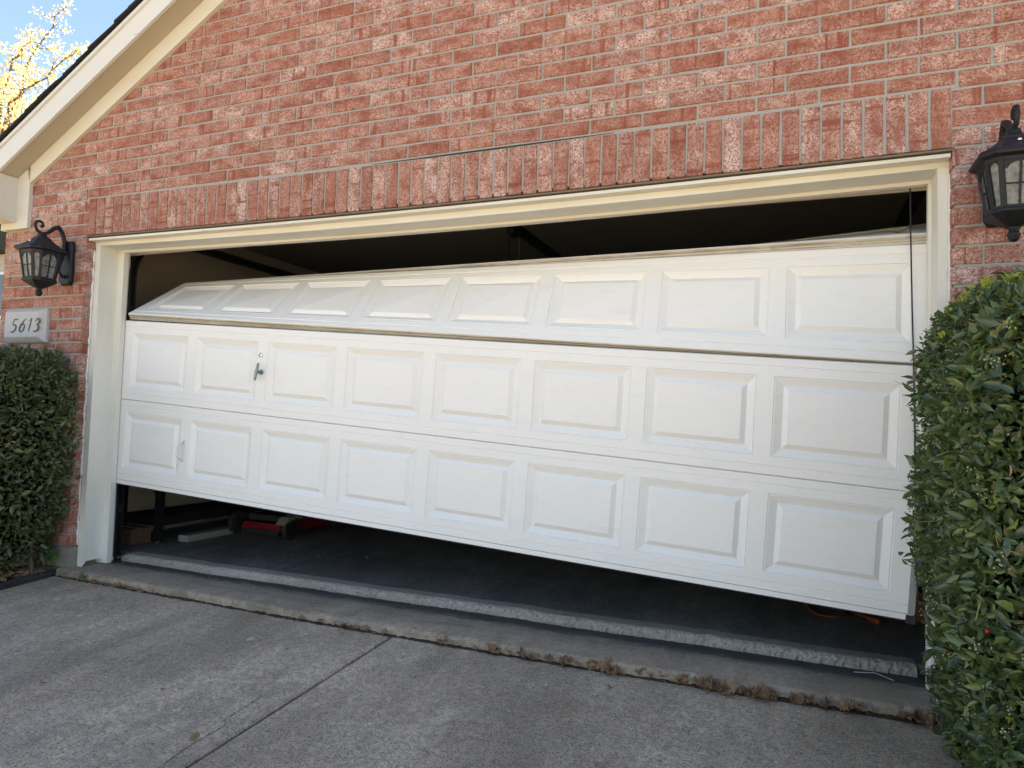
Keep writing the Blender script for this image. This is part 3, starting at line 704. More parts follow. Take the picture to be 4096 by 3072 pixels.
# ------------------------------------------------------------------ house number stone
pl = thing('number_stone', 'grey cast stone block engraved 5613 set in the brick wall', 'address stone', (-.5325, 0, 1.49))
m = MB(); x0, x1, z0, z1 = -.2125, .2125, .006, .238; e = .044
rg = [[(x0, .06, z0), (x1, .06, z0), (x1, .06, z1), (x0, .06, z1)], [(x0, -.018, z0), (x1, -.018, z0), (x1, -.018, z1), (x0, -.018, z1)], [(x0 + e * .8, -.050, z0 + e * .8), (x1 - e, -.050, z0 + e * .8), (x1 - e, -.050, z1 - e * .5), (x0 + e * .8, -.050, z1 - e * .5)]]
m.loft(rg, True); m.build('stone', 'cast_stone', pl)
DIG = {'5': [[(.98, 1.0, .045), (.55, .97, .10), (.42, .98, .06), (.34, .80, .07), (.25, .56, .06), (.55, .56, .10), (.72, .42, .17), (.66, .22, .16), (.42, .05, .12), (.15, -.02, .10), (-.05, .02, .05)]],
       '6': [[(1.05, 1.02, .03), (.75, .88, .08), (.42, .62, .14), (.18, .36, .18), (.12, .16, .17), (.28, .02, .13), (.52, .04, .10), (.74, .22, .15), (.82, .44, .14), (.70, .60, .09), (.48, .56, .06), (.28, .42, .05)]],
       '1': [[(.30, .80, .03), (.58, .90, .06), (.80, 1.02, .10), (.66, .70, .14), (.48, .35, .15), (.32, .02, .08)]],
       '3': [[(.28, .74, .05), (.38, .90, .08), (.62, 1.0, .10), (.84, .90, .15), (.84, .74, .15), (.66, .60, .10), (.46, .54, .05), (.68, .48, .10), (.76, .32, .17), (.64, .12, .16), (.38, .0, .11), (.10, .02, .09), (-.02, .08, .05)]]}
def digit(ch, x, z, w_, h_):
    for st_ in DIG[ch]:
        P_ = [Vector((a * w_, b * h_)) for a, b, _ in st_]; wd = [q[2] * w_ * .72 for q in st_]
        # smooth
        Q, Wd = [], []
        for i in range(len(P_) - 1):
            p0, p1, p2, p3 = P_[max(i - 1, 0)], P_[i], P_[i + 1], P_[min(i + 2, len(P_) - 1)]
            for s_ in range(5):
                u = s_ / 5; Q.append(.5 * ((2 * p1) + (p2 - p0) * u + (2 * p0 - 5 * p1 + 4 * p2 - p3) * u * u + (3 * p1 - p0 - 3 * p2 + p3) * u ** 3)); Wd.append(wd[i] * (1 - u) + wd[i + 1] * u)
        Q.append(P_[-1]); Wd.append(wd[-1]); m = MB(); rg = []
        for i, q in enumerate(Q):
            d = (Q[min(i + 1, len(Q) - 1)] - Q[max(i - 1, 0)]).normalized(); n_ = Vector((-d.y, d.x))
            A, Bq = q + n_ * Wd[i], q - n_ * Wd[i]; rg.append([(x + A.x, -.0498, z + A.y), (x + Bq.x, -.0498, z + Bq.y), (x + Bq.x, -.0515, z + Bq.y), (x + A.x, -.0515, z + A.y)])
        m.loft(rg, True)
    o = m.build('digit', 'engraving_shade', pl); o['label'] = 'engraved digit ' + ch
for ch, xw, wv in (('5', -.638, .072), ('6', -.556, .07), ('1', -.473, .058), ('3', -.404, .066)): digit(ch, xw + .5325, .077, wv, .088)

# ------------------------------------------------------------------ foliage
def leaves_mesh(name, P, A, Nn, L, Wd, mat, parent, fold=.25, curl=.2):
    """one mesh of folded leaves: points P, axes A, face normals Nn, lengths L, widths Wd"""
    n_ = len(P); A = A / np.linalg.norm(A, axis=1)[:, None]; Nn = Nn - (Nn * A).sum(1)[:, None] * A; Nn /= np.linalg.norm(Nn, axis=1)[:, None] + 1e-9; S = np.cross(A, Nn)
    L = L[:, None]; Wd = Wd[:, None]
    def pt(t, s_, h): return P + A * L * t + S * Wd * s_ + Nn * (Wd * h - L * curl * t * t)
    V = np.stack([pt(0, 0, 0), pt(.32, -.46, fold), pt(.32, 0, 0), pt(.32, .46, fold), pt(.68, -.40, fold), pt(.68, 0, 0), pt(.68, .40, fold), pt(1, 0, 0)], 1).reshape(-1, 3)
    F = np.array([[0, 2, 1, -1], [0, 3, 2, -1], [1, 2, 5, 4], [2, 3, 6, 5], [4, 5, 7, -1], [5, 6, 7, -1]])
    faces = []; base = np.arange(n_) * 8
    loops = []; starts = []; tot = []; 
    tri = [[0, 2, 1], [0, 3, 2], [4, 5, 7], [5, 6, 7]]; quad = [[1, 2, 5, 4], [2, 3, 6, 5]]
    lp = np.concatenate([np.array(t).ravel() for t in (tri + quad)]); sz = np.array([3, 3, 3, 3, 4, 4])
    allp = (base[:, None] + lp[None, :]).ravel(); sizes = np.tile(sz, n_); st_ = np.concatenate([[0], np.cumsum(sizes)[:-1]])
    me = bpy.data.meshes.new(name); me.vertices.add(len(V)); me.vertices.foreach_set('co', V.astype(np.float32).ravel())
    me.loops.add(len(allp)); me.loops.foreach_set('vertex_index', allp.astype(np.int32)); me.polygons.add(len(sizes)); me.polygons.foreach_set('loop_start', st_.astype(np.int32)); me.polygons.foreach_set('loop_total', sizes.astype(np.int32))
    me.update(calc_edges=True); me.validate()
    return link(name, me, mat, parent, True)
def unit(a): return a / (np.linalg.norm(a, axis=1)[:, None] + 1e-9)
def lump(P, s_=1.0):
    return .5 * np.sin(P[:, 0] * 9 * s_ + 1.3 * np.sin(P[:, 2] * 7 * s_)) + .5 * np.sin(P[:, 1] * 8 * s_ + P[:, 2] * 10 * s_ + 1.7 * np.sin(P[:, 0] * 5 * s_))
def hedge(label, sx, xs_, xo, y0, y1, zb_, ztop, prof, nl, ll, lw_, mat, seed, loc, extras, tilt=0.0, topf=None):
    """sx=+1: the face towards the opening looks to +X (left hedge), -1: looks to -X. xs_(z): X of that face."""
    rg_ = np.random.default_rng(seed); h = thing('hedge', label, 'hedge', loc); off = np.array(loc)
    face = []; 
    # face towards the drive, far end at the wall, near end, top
    def sample(n_, kind):
        if kind == 'side':
            z = zb_ + (ztop - zb_) * rg_.random(n_); y = y0 + (y1 - y0) * rg_.random(n_); P = np.stack([prof(z), y, z], 1); Nn = np.tile([sx, 0, 0], (n_, 1)).astype(float)
            k_ = np.clip((z - (ztop - .18)) / .18, 0, 1); Nn[:, 2] = k_ * 1.2
        elif kind == 'top':
            x = xs_ + (xo - xs_) * rg_.random(n_); y = y0 + (y1 - y0) * rg_.random(n_); P = np.stack([x, y, topf(x) if topf else np.full(n_, ztop)], 1); Nn = np.tile([0, 0, 1.], (n_, 1))
        else:
            x = xs_ + (xo - xs_) * rg_.random(n_); z = zb_ + (ztop - zb_) * rg_.random(n_); yy = y1 if kind == 'wall' else y0
            P = np.stack([x, np.full(n_, yy), z], 1); Nn = np.tile([0, 1. if kind == 'wall' else -1., 0], (n_, 1))
            ok = (P[:, 0] - prof(z)) * sx < 0; P = P[ok]; Nn = Nn[ok]
        return P, Nn
    tot = []
    H_ = ztop - zb_; areas = dict(side=(y1 - y0) * H_, top=(y1 - y0) * abs(xo - xs_), wall=abs(xo - xs_) * H_ * .35, near=abs(xo - xs_) * H_)
    S_ = sum(areas.values())
    for kd, a_ in areas.items(): tot.append(sample(int(nl * a_ / S_), kd))
    P = np.concatenate([t[0] for t in tot]); Nn = np.concatenate([t[1] for t in tot]); n_ = len(P)
    P[:, 2] += tilt * (P[:, 1] - y1) * np.clip((P[:, 2] - zb_) / (ztop - zb_), 0, 1)
    dep = np.abs(rg_.normal(0, .055, n_)) - .015 + .028 * lump(P) + .016 * lump(P + 3.3, 2.6)
    P = P - unit(Nn) * dep[:, None] + rg_.normal(0, .012, (n_, 3)); P[:, 1] = np.minimum(P[:, 1], -.025)
    A = unit(Nn) * .5 + rg_.normal(0, .75, (n_, 3)) + np.array([0, 0, .12]); F_ = unit(Nn) * .75 + rg_.normal(0, .7, (n_, 3)) + np.array([0, 0, .30])
    L = ll * np.clip(rg_.lognormal(-.05, .30, n_), .4, 1.7); Wd = L * lw_ * rg_.uniform(.8, 1.2, n_)
    leaves_mesh('foliage', P - off, A, F_, L, Wd, mat, h)
    # dark inner mass of twigs and old leaves
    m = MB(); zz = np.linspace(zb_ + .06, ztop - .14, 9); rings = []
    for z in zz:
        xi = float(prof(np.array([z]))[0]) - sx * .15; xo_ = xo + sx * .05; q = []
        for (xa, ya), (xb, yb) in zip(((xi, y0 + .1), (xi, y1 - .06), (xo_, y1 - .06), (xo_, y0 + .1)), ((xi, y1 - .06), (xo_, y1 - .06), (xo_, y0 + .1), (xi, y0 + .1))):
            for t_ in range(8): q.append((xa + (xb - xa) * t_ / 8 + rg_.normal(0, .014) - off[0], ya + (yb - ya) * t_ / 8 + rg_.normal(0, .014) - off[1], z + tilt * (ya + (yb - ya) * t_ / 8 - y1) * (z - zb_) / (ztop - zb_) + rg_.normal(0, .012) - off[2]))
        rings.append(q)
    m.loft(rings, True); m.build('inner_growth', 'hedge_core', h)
    # stems from the ground up into the mass, twigs at the surface
    m = MB()
    for _ in range(16):
        x = xs_ + (xo - xs_) * rg_.uniform(.15, .7) ; y = y0 + (y1 - y0) * rg_.random(); zg = drive_z(y) - .05
        m.tube([(x - off[0], y - off[1], zg - off[2]), (x - off[0] + rg_.normal(0, .03), y - off[1] + rg_.normal(0, .03), zb_ + .1 - off[2]), (x - off[0] + rg_.normal(0, .06), y - off[1] + rg_.normal(0, .06), zb_ + .5 - off[2])], [.014, .011, .006], 6)
    m.build('stem', 'stem_wood', h)
    m = MB(); idx = rg_.choice(n_, 260)
    for i in idx:
        p = P[i] - off; a_ = unit(A[i:i + 1])[0]; m.tube([p - unit(Nn[i:i + 1])[0] * .05, p + a_ * .02, p + a_ * rg_.uniform(.04, .09)], [.0022, .0018, .001], 4)
    stuff(m.build('twig', 'young_wood', h))
    extras(h, P, unit(Nn), rg_, off)
    return h
def no_face(z): return z
# right hedge
PRZ = [-.06, .15, .35, .9, 1.2, 1.36, 1.47, 1.56, 1.62, 1.665]; PRX = [4.985, 4.94, 4.915, 4.88, 4.875, 4.895, 4.93, 4.995, 5.09, 5.26]
def profR(z): return np.interp(z, PRZ, PRX)
def topR(x): return np.interp(x, PRX[4:], PRZ[4:])
def extraR(h, P, Nn, rg_, off):
    ids = np.where((Nn[:, 0] < -.3) | (Nn[:, 1] < -.5) | (Nn[:, 2] > .5))[0]; n_ = len(ids)
    m = MB()                                   # small pale blossom clusters
    oc = [(1, 0, 0), (-1, 0, 0), (0, 1, 0), (0, -1, 0), (0, 0, 1), (0, 0, -1)]; of = [(0, 2, 4), (2, 1, 4), (1, 3, 4), (3, 0, 4), (2, 0, 5), (1, 2, 5), (3, 1, 5), (0, 3, 5)]
    for i in rg_.choice(ids, 420):
        c = P[i] - off + Nn[i] * .022
        for _ in range(rg_.integers(6, 13)):
            q = c + rg_.normal(0, .0095, 3); r_ = rg_.uniform(.0022, .0042); m.add([(q[0] + a * r_, q[1] + b * r_, q[2] + c_ * r_) for a, b, c_ in oc], of)
    stuff(m.build('blossom', 'blossom', h))
    for i in rg_.choice(ids, 12):
        c = P[i] - off + Nn[i] * .03; b_ = MB(); r_ = .0058
        b_.lathe([(.001, -r_), (r_ * .75, -r_ * .7), (r_, 0), (r_ * .75, r_ * .7), (.001, r_)], tuple(c), 8); b_.build('berry', 'berry', h, True)
    di = rg_.choice(ids, 34); leaves_mesh('dead_leaf', P[di] - off + Nn[di] * .018, rg_.normal(0, 1, (34, 3)), rg_.normal(0, .5, (34, 3)) + Nn[di], rg_.uniform(.02, .045, 34), rg_.uniform(.01, .02, 34), 'dead_leaf', h)['kind'] = 'stuff'
    # fresh yellow-green shoots, most on the crest by the wall
    t_ = ids[(P[ids][:, 2] > 1.52) & (P[ids][:, 1] > -.6)]; cs = np.concatenate([P[rg_.choice(t_, 75)] + np.array([0, 0, .02]), P[rg_.choice(ids, 60)] + Nn[rg_.choice(ids, 60)] * .0 ])
    cx_ = rg_.uniform(4.96, 5.36, 46); cy_ = rg_.uniform(-.34, -.07, 46); cs = np.concatenate([cs, np.stack([cx_, cy_, topR(cx_) + .15 * (cy_ + .04) + rg_.uniform(.0, .035, 46)], 1)])
    PP = np.repeat(cs, 6, 0) + rg_.normal(0, .008, (len(cs) * 6, 3)); AA = rg_.normal(0, .6, (len(PP), 3)) + np.array([-.25, -.2, .8]); FF = rg_.normal(0, .6, (len(PP), 3)) + np.array([-.3, -.5, .6])
    LL = rg_.uniform(.016, .034, len(PP)); leaves_mesh('new_growth', PP - off, AA, FF, LL, LL * .42, 'leaf_new', h)['kind'] = 'stuff'
hedge('tall glossy green hedge with red berries at the right edge of the picture', -1, 4.87, 5.6, -.88, -.04, -.06, 1.665, profR, 25000, .038, .42, 'leaf_holly', 11, (5.3, -.45, -.1), extraR, .15, topR)
# left hedge
PLZ = [.02, .15, .38, .8, 1.15, 1.28, 1.35, 1.39]; PLX = [-.22, -.08, .03, .085, .07, .02, -.07, -.25]
def profL(z): return np.interp(z, PLZ, PLX)
def topL(x): return np.interp(-x, [-v for v in PLX[4:]], PLZ[4:])
def extraL(h, P, Nn, rg_, off):
    ids = np.where(Nn[:, 0] > .3)[0]
    for i in rg_.choice(ids, 5):
        c = P[i] - off + Nn[i] * .02; b_ = MB(); r_ = .005; b_.lathe([(.001, -r_), (r_ * .75, -r_ * .7), (r_, 0), (r_ * .75, r_ * .7), (.001, r_)], tuple(c), 8); b_.build('berry', 'berry', h, True)
    cs = P[rg_.choice(ids, 10)]; PP = cs + Nn[rg_.choice(ids, 10)] * .015
    leaves_mesh('dead_leaf', PP - off, rg_.normal(0, 1, (10, 3)), rg_.normal(0, .4, (10, 3)) + np.array([1, -.5, 0]), np.full(10, .032), np.full(10, .014), 'dry_leaf', h)['kind'] = 'stuff'
hedge('clipped dark green hedge below the number stone, left of the door', 1, .09, -1.15, -.66, -.04, .02, 1.39, profL, 18500, .036, .46, 'leaf_privet', 12, (-.5, -.35, -.1), extraL, 0.0, topL)

# ------------------------------------------------------------------ dry leaves, litter, weeds, flecks
def oak_mesh(seed, s_):
    rr = random.Random(seed); m = MB(); n_ = 9; spine = []; L, Rr = [], []
    for i in range(n_ + 1):
        t = i / n_; w_ = (.10 + .32 * math.sin(math.pi * min(1, t * 1.02)) ** .7) * (1.0 if i % 2 else .52) * s_ * (1 if 0 < i < n_ else .12)
        cz = .30 * s_ * (t - .5) ** 2 * rr.uniform(.6, 2.0); spine.append((t * s_ - s_ / 2, 0, cz))
        L.append((t * s_ - s_ / 2 + rr.uniform(-.03, .06) * s_, w_, cz + w_ * rr.uniform(.2, .9))); Rr.append((t * s_ - s_ / 2 + rr.uniform(-.03, .06) * s_, -w_, cz + w_ * rr.uniform(.1, .8)))
    V = spine + L + Rr; k_ = n_ + 1; F = [(i, i + 1, k_ + i + 1, k_ + i) for i in range(n_)] + [(i + 1, i, 2 * k_ + i, 2 * k_ + i + 1) for i in range(n_)]
    m.add(V, F); return m.mesh('dry_leaf')
oaks = [oak_mesh(i, .05 + .009 * (i % 4)) for i in range(7)]
for me in oaks: me.materials.append(M['dry_leaf'])
rl = random.Random(21)
def drop(x, y, z, up, lab, grp, sc=1.0):
    o = bpy.data.objects.new('dry_leaf', rl.choice(oaks)); COL.objects.link(o); o.location = (x, y, z); o.scale = (sc,) * 3
    o.rotation_euler = (rl.uniform(-.5, .5) + up * rl.uniform(.3, 1.2), rl.uniform(-.4, .4), rl.uniform(0, 6.28)); tag(o, lab, 'leaf', grp)
LJ = ('curled brown dry leaf caught in the joint between driveway and apron', 'dry leaves along the apron joint')
for i in range(95):
    x = min(4.93, 2.75 + 2.2 * rl.random() ** .62); LJ = ('curled brown dry leaf in the apron joint beside the right hedge', 'dry leaves by the right hedge') if x > 4.45 else (('curled brown dry leaf in the apron joint below the right half of the door', 'dry leaves below the right half of the door') if x > 3.4 else ('small dry leaf in the apron joint right of the long driveway joint', 'dry leaves right of the driveway joint'))
    drop(x, apron_y(x) - rl.uniform(.004, .03), drive_z(-.05) + rl.uniform(.010, .022), 1, *LJ, rl.choice((.5, .7, .9, 1.1, 1.35)))
LJ = ('small dry leaf in the apron joint left of the long driveway joint', 'dry leaves left of the driveway joint')
for x in (2.1, 2.25, 1.98, .35, .55, .62, 2.38, 2.5): drop(x, apron_y(x) - .02, drive_z(-.05) + .014, .6, *LJ, .75)
for i in range(34):
    drop(rl.uniform(-.42, -.09), rl.uniform(-.42, .0), drive_z(-.2) + rl.uniform(.02, .05), .4, 'brown dry leaf in the planting bed below the left hedge', 'dry leaves in the planting bed', rl.uniform(.7, 1.2))
for x, y, lab in ((.07, .33, 'dry leaf in the corner at the foot of the left jamb'), (-.02, .72, 'dry leaf at the foot of the shelf rack'), (1.30, .92, 'small curled leaf on the dark garage floor, nearer the shelf rack'), (1.62, 1.05, 'small curled leaf on the dark garage floor behind the lip'), (2.43, -1.225, 'lone dry leaf on the driveway beside the long joint')):
    z = .05 if y > .4 else (.016 if y > 0 else drive_z(y) + .012); drop(x, y, z, .3, lab, None, .75)
for i in range(7):
    x = rl.uniform(.6, 4.6); y = rl.uniform(-1.2, -.15); drop(x, y, drive_z(y) + .01, .1, 'small dry leaf blown onto the open driveway', 'dry leaves on the open driveway', rl.uniform(.3, .55))
m = MB()                                            # crumbs of leaf and grass in the joints
for i in range(1500):
    if i < 900: x = rl.uniform(.0, 4.97); y = apron_y(x) - rl.uniform(-.002, .020); z = drive_z(-.05) + rl.uniform(-.004, .008)
    else: x = rl.uniform(-.5, -.06); y = rl.uniform(-1.2, .0); z = drive_z(y) + rl.uniform(.005, .03)
    if i < 900 and rl.random() > .25 + .75 * abs(math.sin(x * 3.1 + 1)): continue
    l = rl.uniform(.006, .022); a = rl.uniform(0, 6.28); dx, dy = l * math.cos(a), l * math.sin(a); wv = rl.uniform(.001, .004); up = rl.uniform(-.2, .6) * l
    m.add([(x - dx, y - dy, z), (x + dy * wv / l, y - dx * wv / l, z + .002), (x + dx, y + dy, z + up), (x - dy * wv / l, y + dx * wv / l, z + .003)], [(0, 1, 2), (0, 2, 3)])
for i in range(190):                                # dry grass blades in the left part of the joint
    x = rl.choice((.28, .42, .52, .68, .95, 2.28)) + rl.gauss(0, .07); y = apron_y(x) - rl.uniform(.0, .02); z = drive_z(-.05) + .004; l = rl.uniform(.015, .045); a = rl.uniform(0, 6.28); dx, dy = l * math.cos(a), l * math.sin(a)
    m.add([(x, y, z), (x + dx * .5 + .001, y + dy * .5, z + l * .35), (x + dx, y + dy, z + l * rl.uniform(.1, .5)), (x + dx * .5 - .001, y + dy * .5 + .001, z + l * .35)], [(0, 1, 2), (0, 2, 3)])
o = stuff(m.build('leaf_litter', 'dry_leaf')); o['label'] = 'crumbled leaf and grass litter in the joints and planting bed'; o['category'] = 'litter'
m = MB()
for i in range(120):                                # flakes of white paint
    if i < 70: x = rl.gauss(.9, .5); y = rl.uniform(-.5, .3)
    else: x = rl.uniform(.2, 4.6); y = rl.uniform(-1.3, .3)
    if x < .12 or x > 4.8: continue
    z = .0025 if y > apron_y(x) + .03 else drive_z(y) + .003
    if apron_y(x) - .03 < y < apron_y(x) + .03: continue
    if y > .2: z = -.002
    l = rl.uniform(.002, .008); a = rl.uniform(0, 3.1); c, s_ = math.cos(a) * l, math.sin(a) * l; k_ = rl.uniform(.25, .6)
    m.add([(x - c, y - s_, z), (x + s_ * k_, y - c * k_, z + .001), (x + c, y + s_, z), (x - s_ * k_, y + c * k_, z + .0015)], [(0, 1, 2, 3)])
o = stuff(m.build('paint_flecks', 'paint_fleck')); o['label'] = 'flecks of white paint scattered on the concrete'; o['category'] = 'paint flecks'
def weed(x, y, z, n_, s_, lab, grp=None):
    h = thing('weed', lab, 'weed', (x, y, z)); rg_ = np.random.default_rng(int(abs(x) * 100))
    A = rg_.normal(0, .6, (n_, 3)) + np.array([0, 0, .7]); leaves_mesh('leaf', rg_.normal(0, .01, (n_, 3)) + unit(A) * s_ * .5, A, rg_.normal(0, .4, (n_, 3)) + np.array([.3, -.6, .6]), np.full(n_, s_), np.full(n_, s_ * .4), 'leaf_weed', h)
    m = MB()
    for i in range(4): m.tube([(0, 0, -.01), tuple(unit(A[i:i + 1])[0] * s_ * .9)], [.0015, .001], 4)
    m.build('stem', 'leaf_weed', h)
weed(.24, -.045, -.03, 14, .03, 'small green weed in the joint near the left jamb')
weed(-.12, -.06, .06, 26, .06, 'bright green seedling under the left hedge beside the foundation')
for i, (a, b, lab) in enumerate((((-.42, -.30, -.02), (-.10, -.10, .0), 'thin dry twig across the planting bed'), ((-.22, -.03, .0), (.02, -.01, -.02), 'broken grey stick at the corner of the apron'), ((4.68, .30, .002), (4.83, .26, .004), 'pale straw lying by the right jamb'))):
    m = MB(); mid = [(a[k_] + b[k_]) / 2 + (.008 if k_ < 2 else .012) for k_ in range(3)]; m.tube([a, mid, b], [.005, .006, .004] if i < 2 else [.002] * 3, 6); tag(m.build('twig', 'twig' if i < 2 else 'board_wood'), lab, 'twig')
m = MB(); rg = []
for i in range(24):
    y = -.02 - 1.5 * i / 23; x = -.075 + .012 * math.sin(i * 1.3); z = drive_z(y); rg.append([(x - .03, y, z - .1), (x + .018, y, z - .1), (x + .018, y, z + .022), (x + .005, y, z + .034), (x - .018, y, z + .034), (x - .03, y, z + .02)])
m.loft(rg, True); tag(m.build('bed_edging', 'edging'), 'dark edging strip between the left planting bed and the driveway', 'edging')

# ------------------------------------------------------------------ things in the garage
rk = thing('shelf_rack', 'black metal shelf rack standing against the left garage wall', 'shelf rack', (-.32, 1.4, .034))
for x in (-.19, .21):
    for y in (-.60, .62):
        m = MB(); m.prism([(-.03, -.02), (.03, -.02), (.03, .02), (.022, .02), (.022, -.013), (-.022, -.013), (-.022, .02), (-.03, .02)], 2, 0, 1.75); m.v = [(vx + x, vy + y, vz) for vx, vy, vz in m.v]; m.build('post', 'black_metal', rk)
for z in (.17, .85, 1.5):
    m = MB(); m.box(.195, .225, -.58, .60, z - .045, z + .02); m.box(-.205, -.18, -.58, .60, z - .045, z + .02); m.box(-.18, .195, -.60, -.575, z - .045, z + .02); m.box(-.18, .195, .595, .62, z - .045, z + .02); bm_ = m.build('shelf_frame', 'black_metal', rk)
    m = MB()
    for i in range(9): x = -.17 + .36 * i / 8; m.box(x - .002, x + .002, -.57, .59, z + .010, z + .014)
    for i in range(24): y = -.56 + 1.14 * i / 23; m.box(-.178, .193, y - .002, y + .002, z + .0145, z + .018)
    m.build('wire_deck', 'galvanised' if False else 'track_metal', bm_)
m = MB(); m.tube([(.19, -.605, .36), (-.17, -.605, .95)], .018, 6); m.build('brace', 'black_metal', rk)
bx = thing('cardboard_box', 'brown cardboard box under the shelf rack', 'box', (-.33, .70, .034))
MB().box(-.17, .16, -.09, .085, 0, .115, bev=.004).build('carton', 'cardboard', bx)
B(-.168, .158, -.012, .012, .1152, .1165).build('tape', 'board_wood', bx)
pk = thing('plank', 'pale end of a wooden board lying on the floor beside the rack', 'board', (.03, 1.2, .034)); MB().box(-.05, .05, -.29, .30, 0, .05, bev=.003).build('board', 'board_wood', pk)
mw = thing('lawn_mower', 'red push lawn mower standing in the dark behind the shelf rack', 'lawn mower', (.43, 1.75, .034))
m = MB(); m.loft([[(-.30, -.32, .03), (.10, -.32, .03), (.12, .28, .03), (-.30, .28, .03)], [(-.30, -.33, .06), (.10, -.33, .06), (.12, .28, .06), (-.30, .28, .06)], [(-.29, -.32, .105), (.09, -.32, .105), (.09, .25, .12), (-.27, .25, .12)]], True); dk = m.build('deck', 'red_paint', mw)
B(-.295, .095, -.338, -.3305, .012, .055).build('skirt', 'rubber', dk)
m = MB(); m.lathe([(.12, .17), (.13, .2), (.13, .3), (.10, .34), (.06, .36)], (-.06, .02, 0), 16); m.build('engine', 'black_metal', mw); B(-.26, .07, -.30, .24, .1205, .17, bev=.01).build('cover', 'rubber', mw)
for sx_ in (-.34, .215):
    for y in (-.34, .30):
        r_ = .095; m = MB(); c = (sx_, y, r_)
        m.loft([[(c[0] + d, c[1] + rr_ * math.cos(a), c[2] + rr_ * math.sin(a)) for a in np.linspace(0, 2 * math.pi, 24, endpoint=False)] for d, rr_ in ((-.025, .06), (-.025, .085), (-.015, r_), (.015, r_), (.025, .085), (.025, .06))], True); wh = m.build('wheel', 'rubber', mw)
        m = MB(); m.loft([[(c[0] + d, c[1] + rr_ * math.cos(a), c[2] + rr_ * math.sin(a)) for a in np.linspace(0, 2 * math.pi, 16, endpoint=False)] for d, rr_ in ((-.03, .05), (.03, .05), (.034, .02))], True); m.build('hub', 'track_metal', wh)
m = MB(); m.prism([(-.46, .13), (-.40, .185), (-.26, .20), (-.22, .15), (-.30, .17), (-.38, .16)], 0, .16, .25); m.build('fender', 'grey_plastic', mw)
m = MB()
for sx_ in (-.2, .1): m.tube([(sx_, .25, .12), (sx_, .75, .9)], .012, 6)
m.tube([(-.2, .75, .9), (.1, .75, .9)], .012, 6); m.build('handlebar', 'black_metal', mw)
fc = thing('fuel_can', 'small red can deep in the dark garage behind the mower', 'can', (1.05, 2.3, .034)); MB().box(-.03, .03, -.06, .06, 0, .15, bev=.01).build('can', 'red_paint', fc); B(-.012, .012, -.05, .0, .15, .185).build('spout', 'rubber', fc)
cd = thing('extension_cord', 'orange extension cord on the floor inside the right end of the garage', 'cord', (4.7, 1.15, .034)); off = Vector((4.7, 1.15, .034))
m = MB(); m.tube([Vector(q) - off for q in ((4.42, 1.75, .04), (4.50, 1.30, .04), (4.529, 1.142, .041), (4.555, 1.09, .041), (4.60, 1.072, .041), (4.66, 1.10, .041), (4.72, 1.15, .041), (4.70, 1.3, .041), (4.72, 1.25, .048), (4.77, 1.18, .046), (4.81, 1.13, .044))], .0055, 8); m.build('cable', 'cord_orange', cd, True)
m = MB(); m.tube([Vector(q) - off for q in ((4.81, 1.13, .044), (4.822, 1.108, .048), (4.85, 1.06, .05), (4.858, 1.045, .05))], [.008, .016, .019, .014], 8); m.build('plug', 'cord_orange', cd, True)
b2_ = thing('carton', 'low brown carton on the floor behind the right jamb', 'box', (5.2, 1.5, .034)); MB().box(-.32, .2, -.28, .25, 0, .16, bev=.004).build('carton_body', 'cardboard', b2_); B(-.318, .198, -.015, .015, .1602, .1615).build('tape', 'board_wood', b2_)

# ------------------------------------------------------------------ neighbour's house and tree behind
nh = thing('neighbour_house', 'grey sided neighbouring house seen past the left wall corner', 'house', (-13, 9, -.07))
B(-4, 1.6, 0, 7, -.3, 5.2).build('wall', 'siding', nh)
m = MB()
for i in range(34): z = .1 + i * .15; m.prism([(-.022, z), (-.006, z + .14), (0, z + .14), (0, z)], 0, -4, 1.6)
for i in range(34): z = .1 + i * .15; m.add([(1.622, 0, z), (1.622, 7, z), (1.606, 7, z + .14), (1.606, 0, z + .14)], [(0, 1, 2, 3)])
stuff(m.build('siding_boards', 'siding', nh))
for x in (-3, -.9):
    for z in (1.0, 3.4):
        wf = MB().box(x, x + 1.1, -.06, -.024, z, z + 1.3).build('window', 'fascia_paint', nh); B(x + .08, x + 1.02, -.066, -.061, z + .08, z + 1.22).build('pane', 'window_pane', wf)
for y in (1.0, 4.0):
    wf = MB().box(1.623, 1.66, y, y + 1.0, 3.2, 4.5).build('window', 'fascia_paint', nh); B(1.661, 1.666, y + .08, y + .92, 3.28, 4.42).build('pane', 'window_pane', wf)
MB().prism([(-4.4, 5.2), (2.0, 5.2), (-1.2, 7.2)], 1, -.4, 7.4).build('roof', 'shingle', nh)

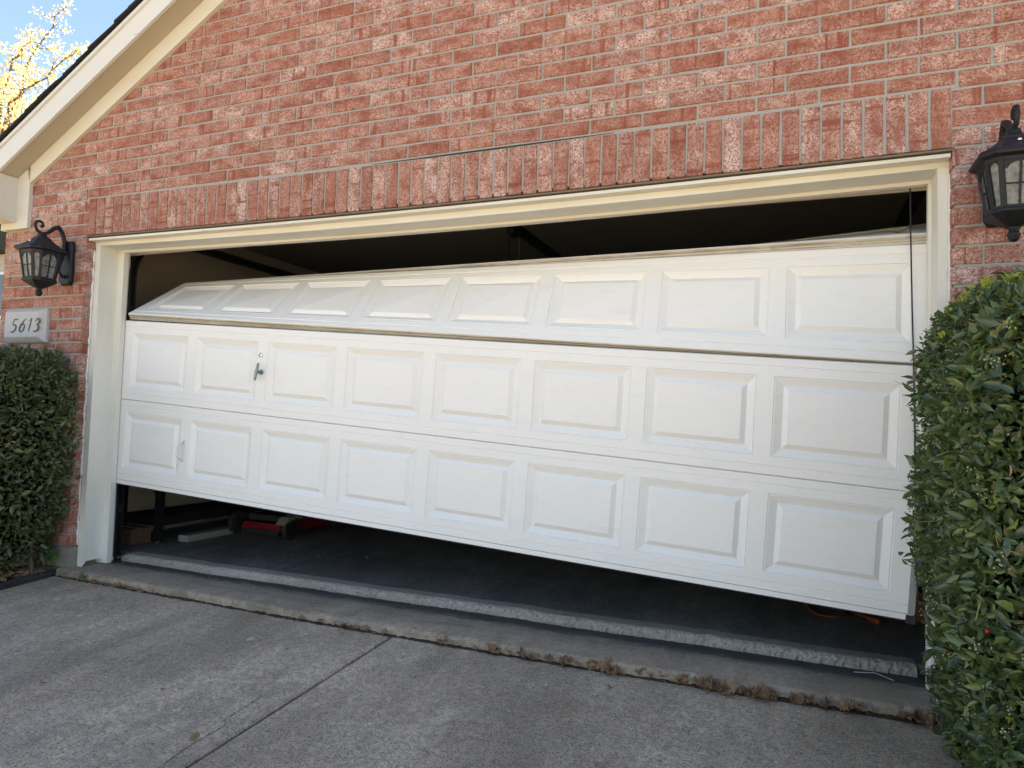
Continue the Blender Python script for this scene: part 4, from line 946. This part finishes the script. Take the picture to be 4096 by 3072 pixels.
def tree(loc, label, seed, boughs, ncl, spread):
    t = thing('tree', label, 'tree', loc); rg_ = np.random.default_rng(seed); off = Vector(loc)
    m = MB(); m.tube([(0, 0, -.3), (.1, 0, 2.5), (-.05, .1, 5.0), (.1, .1, 8.0)], [.24, .19, .14, .05], 10); m.build('trunk', 'bark', t, True)
    m = MB(); pts = []
    for a_ in boughs:
        a_ = [Vector(q) - off for q in a_]; Q = []
        for i in range(len(a_) - 1):
            for s_ in range(5): Q.append(a_[i].lerp(a_[i + 1], s_ / 5) + Vector(rg_.normal(0, .035, 3)))
        Q.append(a_[-1]); n_ = len(Q); m.tube(Q, [.05 * (1 - i / n_) ** 1.2 + .008 for i in range(n_)], 6)
        for i in range(2, n_):
            for _ in range(3):
                d = Vector(rg_.normal(0, 1, 3)); d.z = d.z * .6 + .1; d.normalize(); L_ = rg_.uniform(.35, .95) * (1.05 - .4 * i / n_); e = Q[i] + d * L_; md = Q[i].lerp(e, .5) + Vector((0, 0, -.04)); m.tube([Q[i], md, e], [.010, .007, .003], 4)
                for f_ in (.35, .55, .75, .9, 1.0): pts.append(np.array(Q[i].lerp(e, f_)))
    m.build('branch', 'bark', t, True)
    C_ = np.array(pts); C_ = C_[rg_.random(len(C_)) < .8]; k_ = ncl; P = np.repeat(C_, k_, 0) + rg_.normal(0, spread, (len(C_) * k_, 3)); n_ = len(P)
    A = rg_.normal(0, .6, (n_, 3)) + np.array([0, 0, -.6]); L_ = rg_.uniform(.045, .11, n_)
    leaves_mesh('crown', P, A, rg_.normal(0, 1, (n_, 3)), L_, L_ * .5, 'leaf_autumn', t)
T0 = (-17.6, 9.6, -.1)
bo = [[(-17.6, 9.6, 5.2), (-16.2, 8.9, 7.6), (-14.6, 8.2, 8.9), (-13.2, 8, 9.1), (-12.0, 8, 9.7)],
      [(-17.6, 9.6, 5.0), (-16.4, 8.8, 6.8), (-15.0, 8.1, 7.9), (-13.6, 8, 8.35)],
      [(-17.6, 9.6, 4.7), (-16.0, 8.6, 6.3), (-14.8, 8.0, 7.2)],
      [(-17.6, 9.6, 6.2), (-16.4, 9.0, 9.2), (-15.0, 8.4, 10.2), (-13.9, 8.2, 10.4)],
      [(-17.6, 9.6, 6.0), (-17.0, 8.8, 8.8), (-15.9, 8.2, 9.4), (-14.8, 8.1, 9.55)],
      [(-17.6, 9.6, 6.5), (-17.2, 9.8, 9.5), (-16.5, 9.9, 11.5), (-15.2, 9.8, 12.4)],
      [(-17.6, 9.6, 5.5), (-19.5, 10.0, 8.0), (-20.6, 10.5, 10.0)], [(-17.6, 9.6, 6.5), (-18.4, 10.5, 9.5), (-18.6, 11.2, 11.8)]]
tree(T0, 'tree with pale yellow leaves against the sky behind the roof edge', 31, bo, 5, .075)
print('objects', len(bpy.data.objects), 'tris', sum(len(p.vertices) - 2 for o in bpy.data.objects if o.type == 'MESH' for p in ()) )
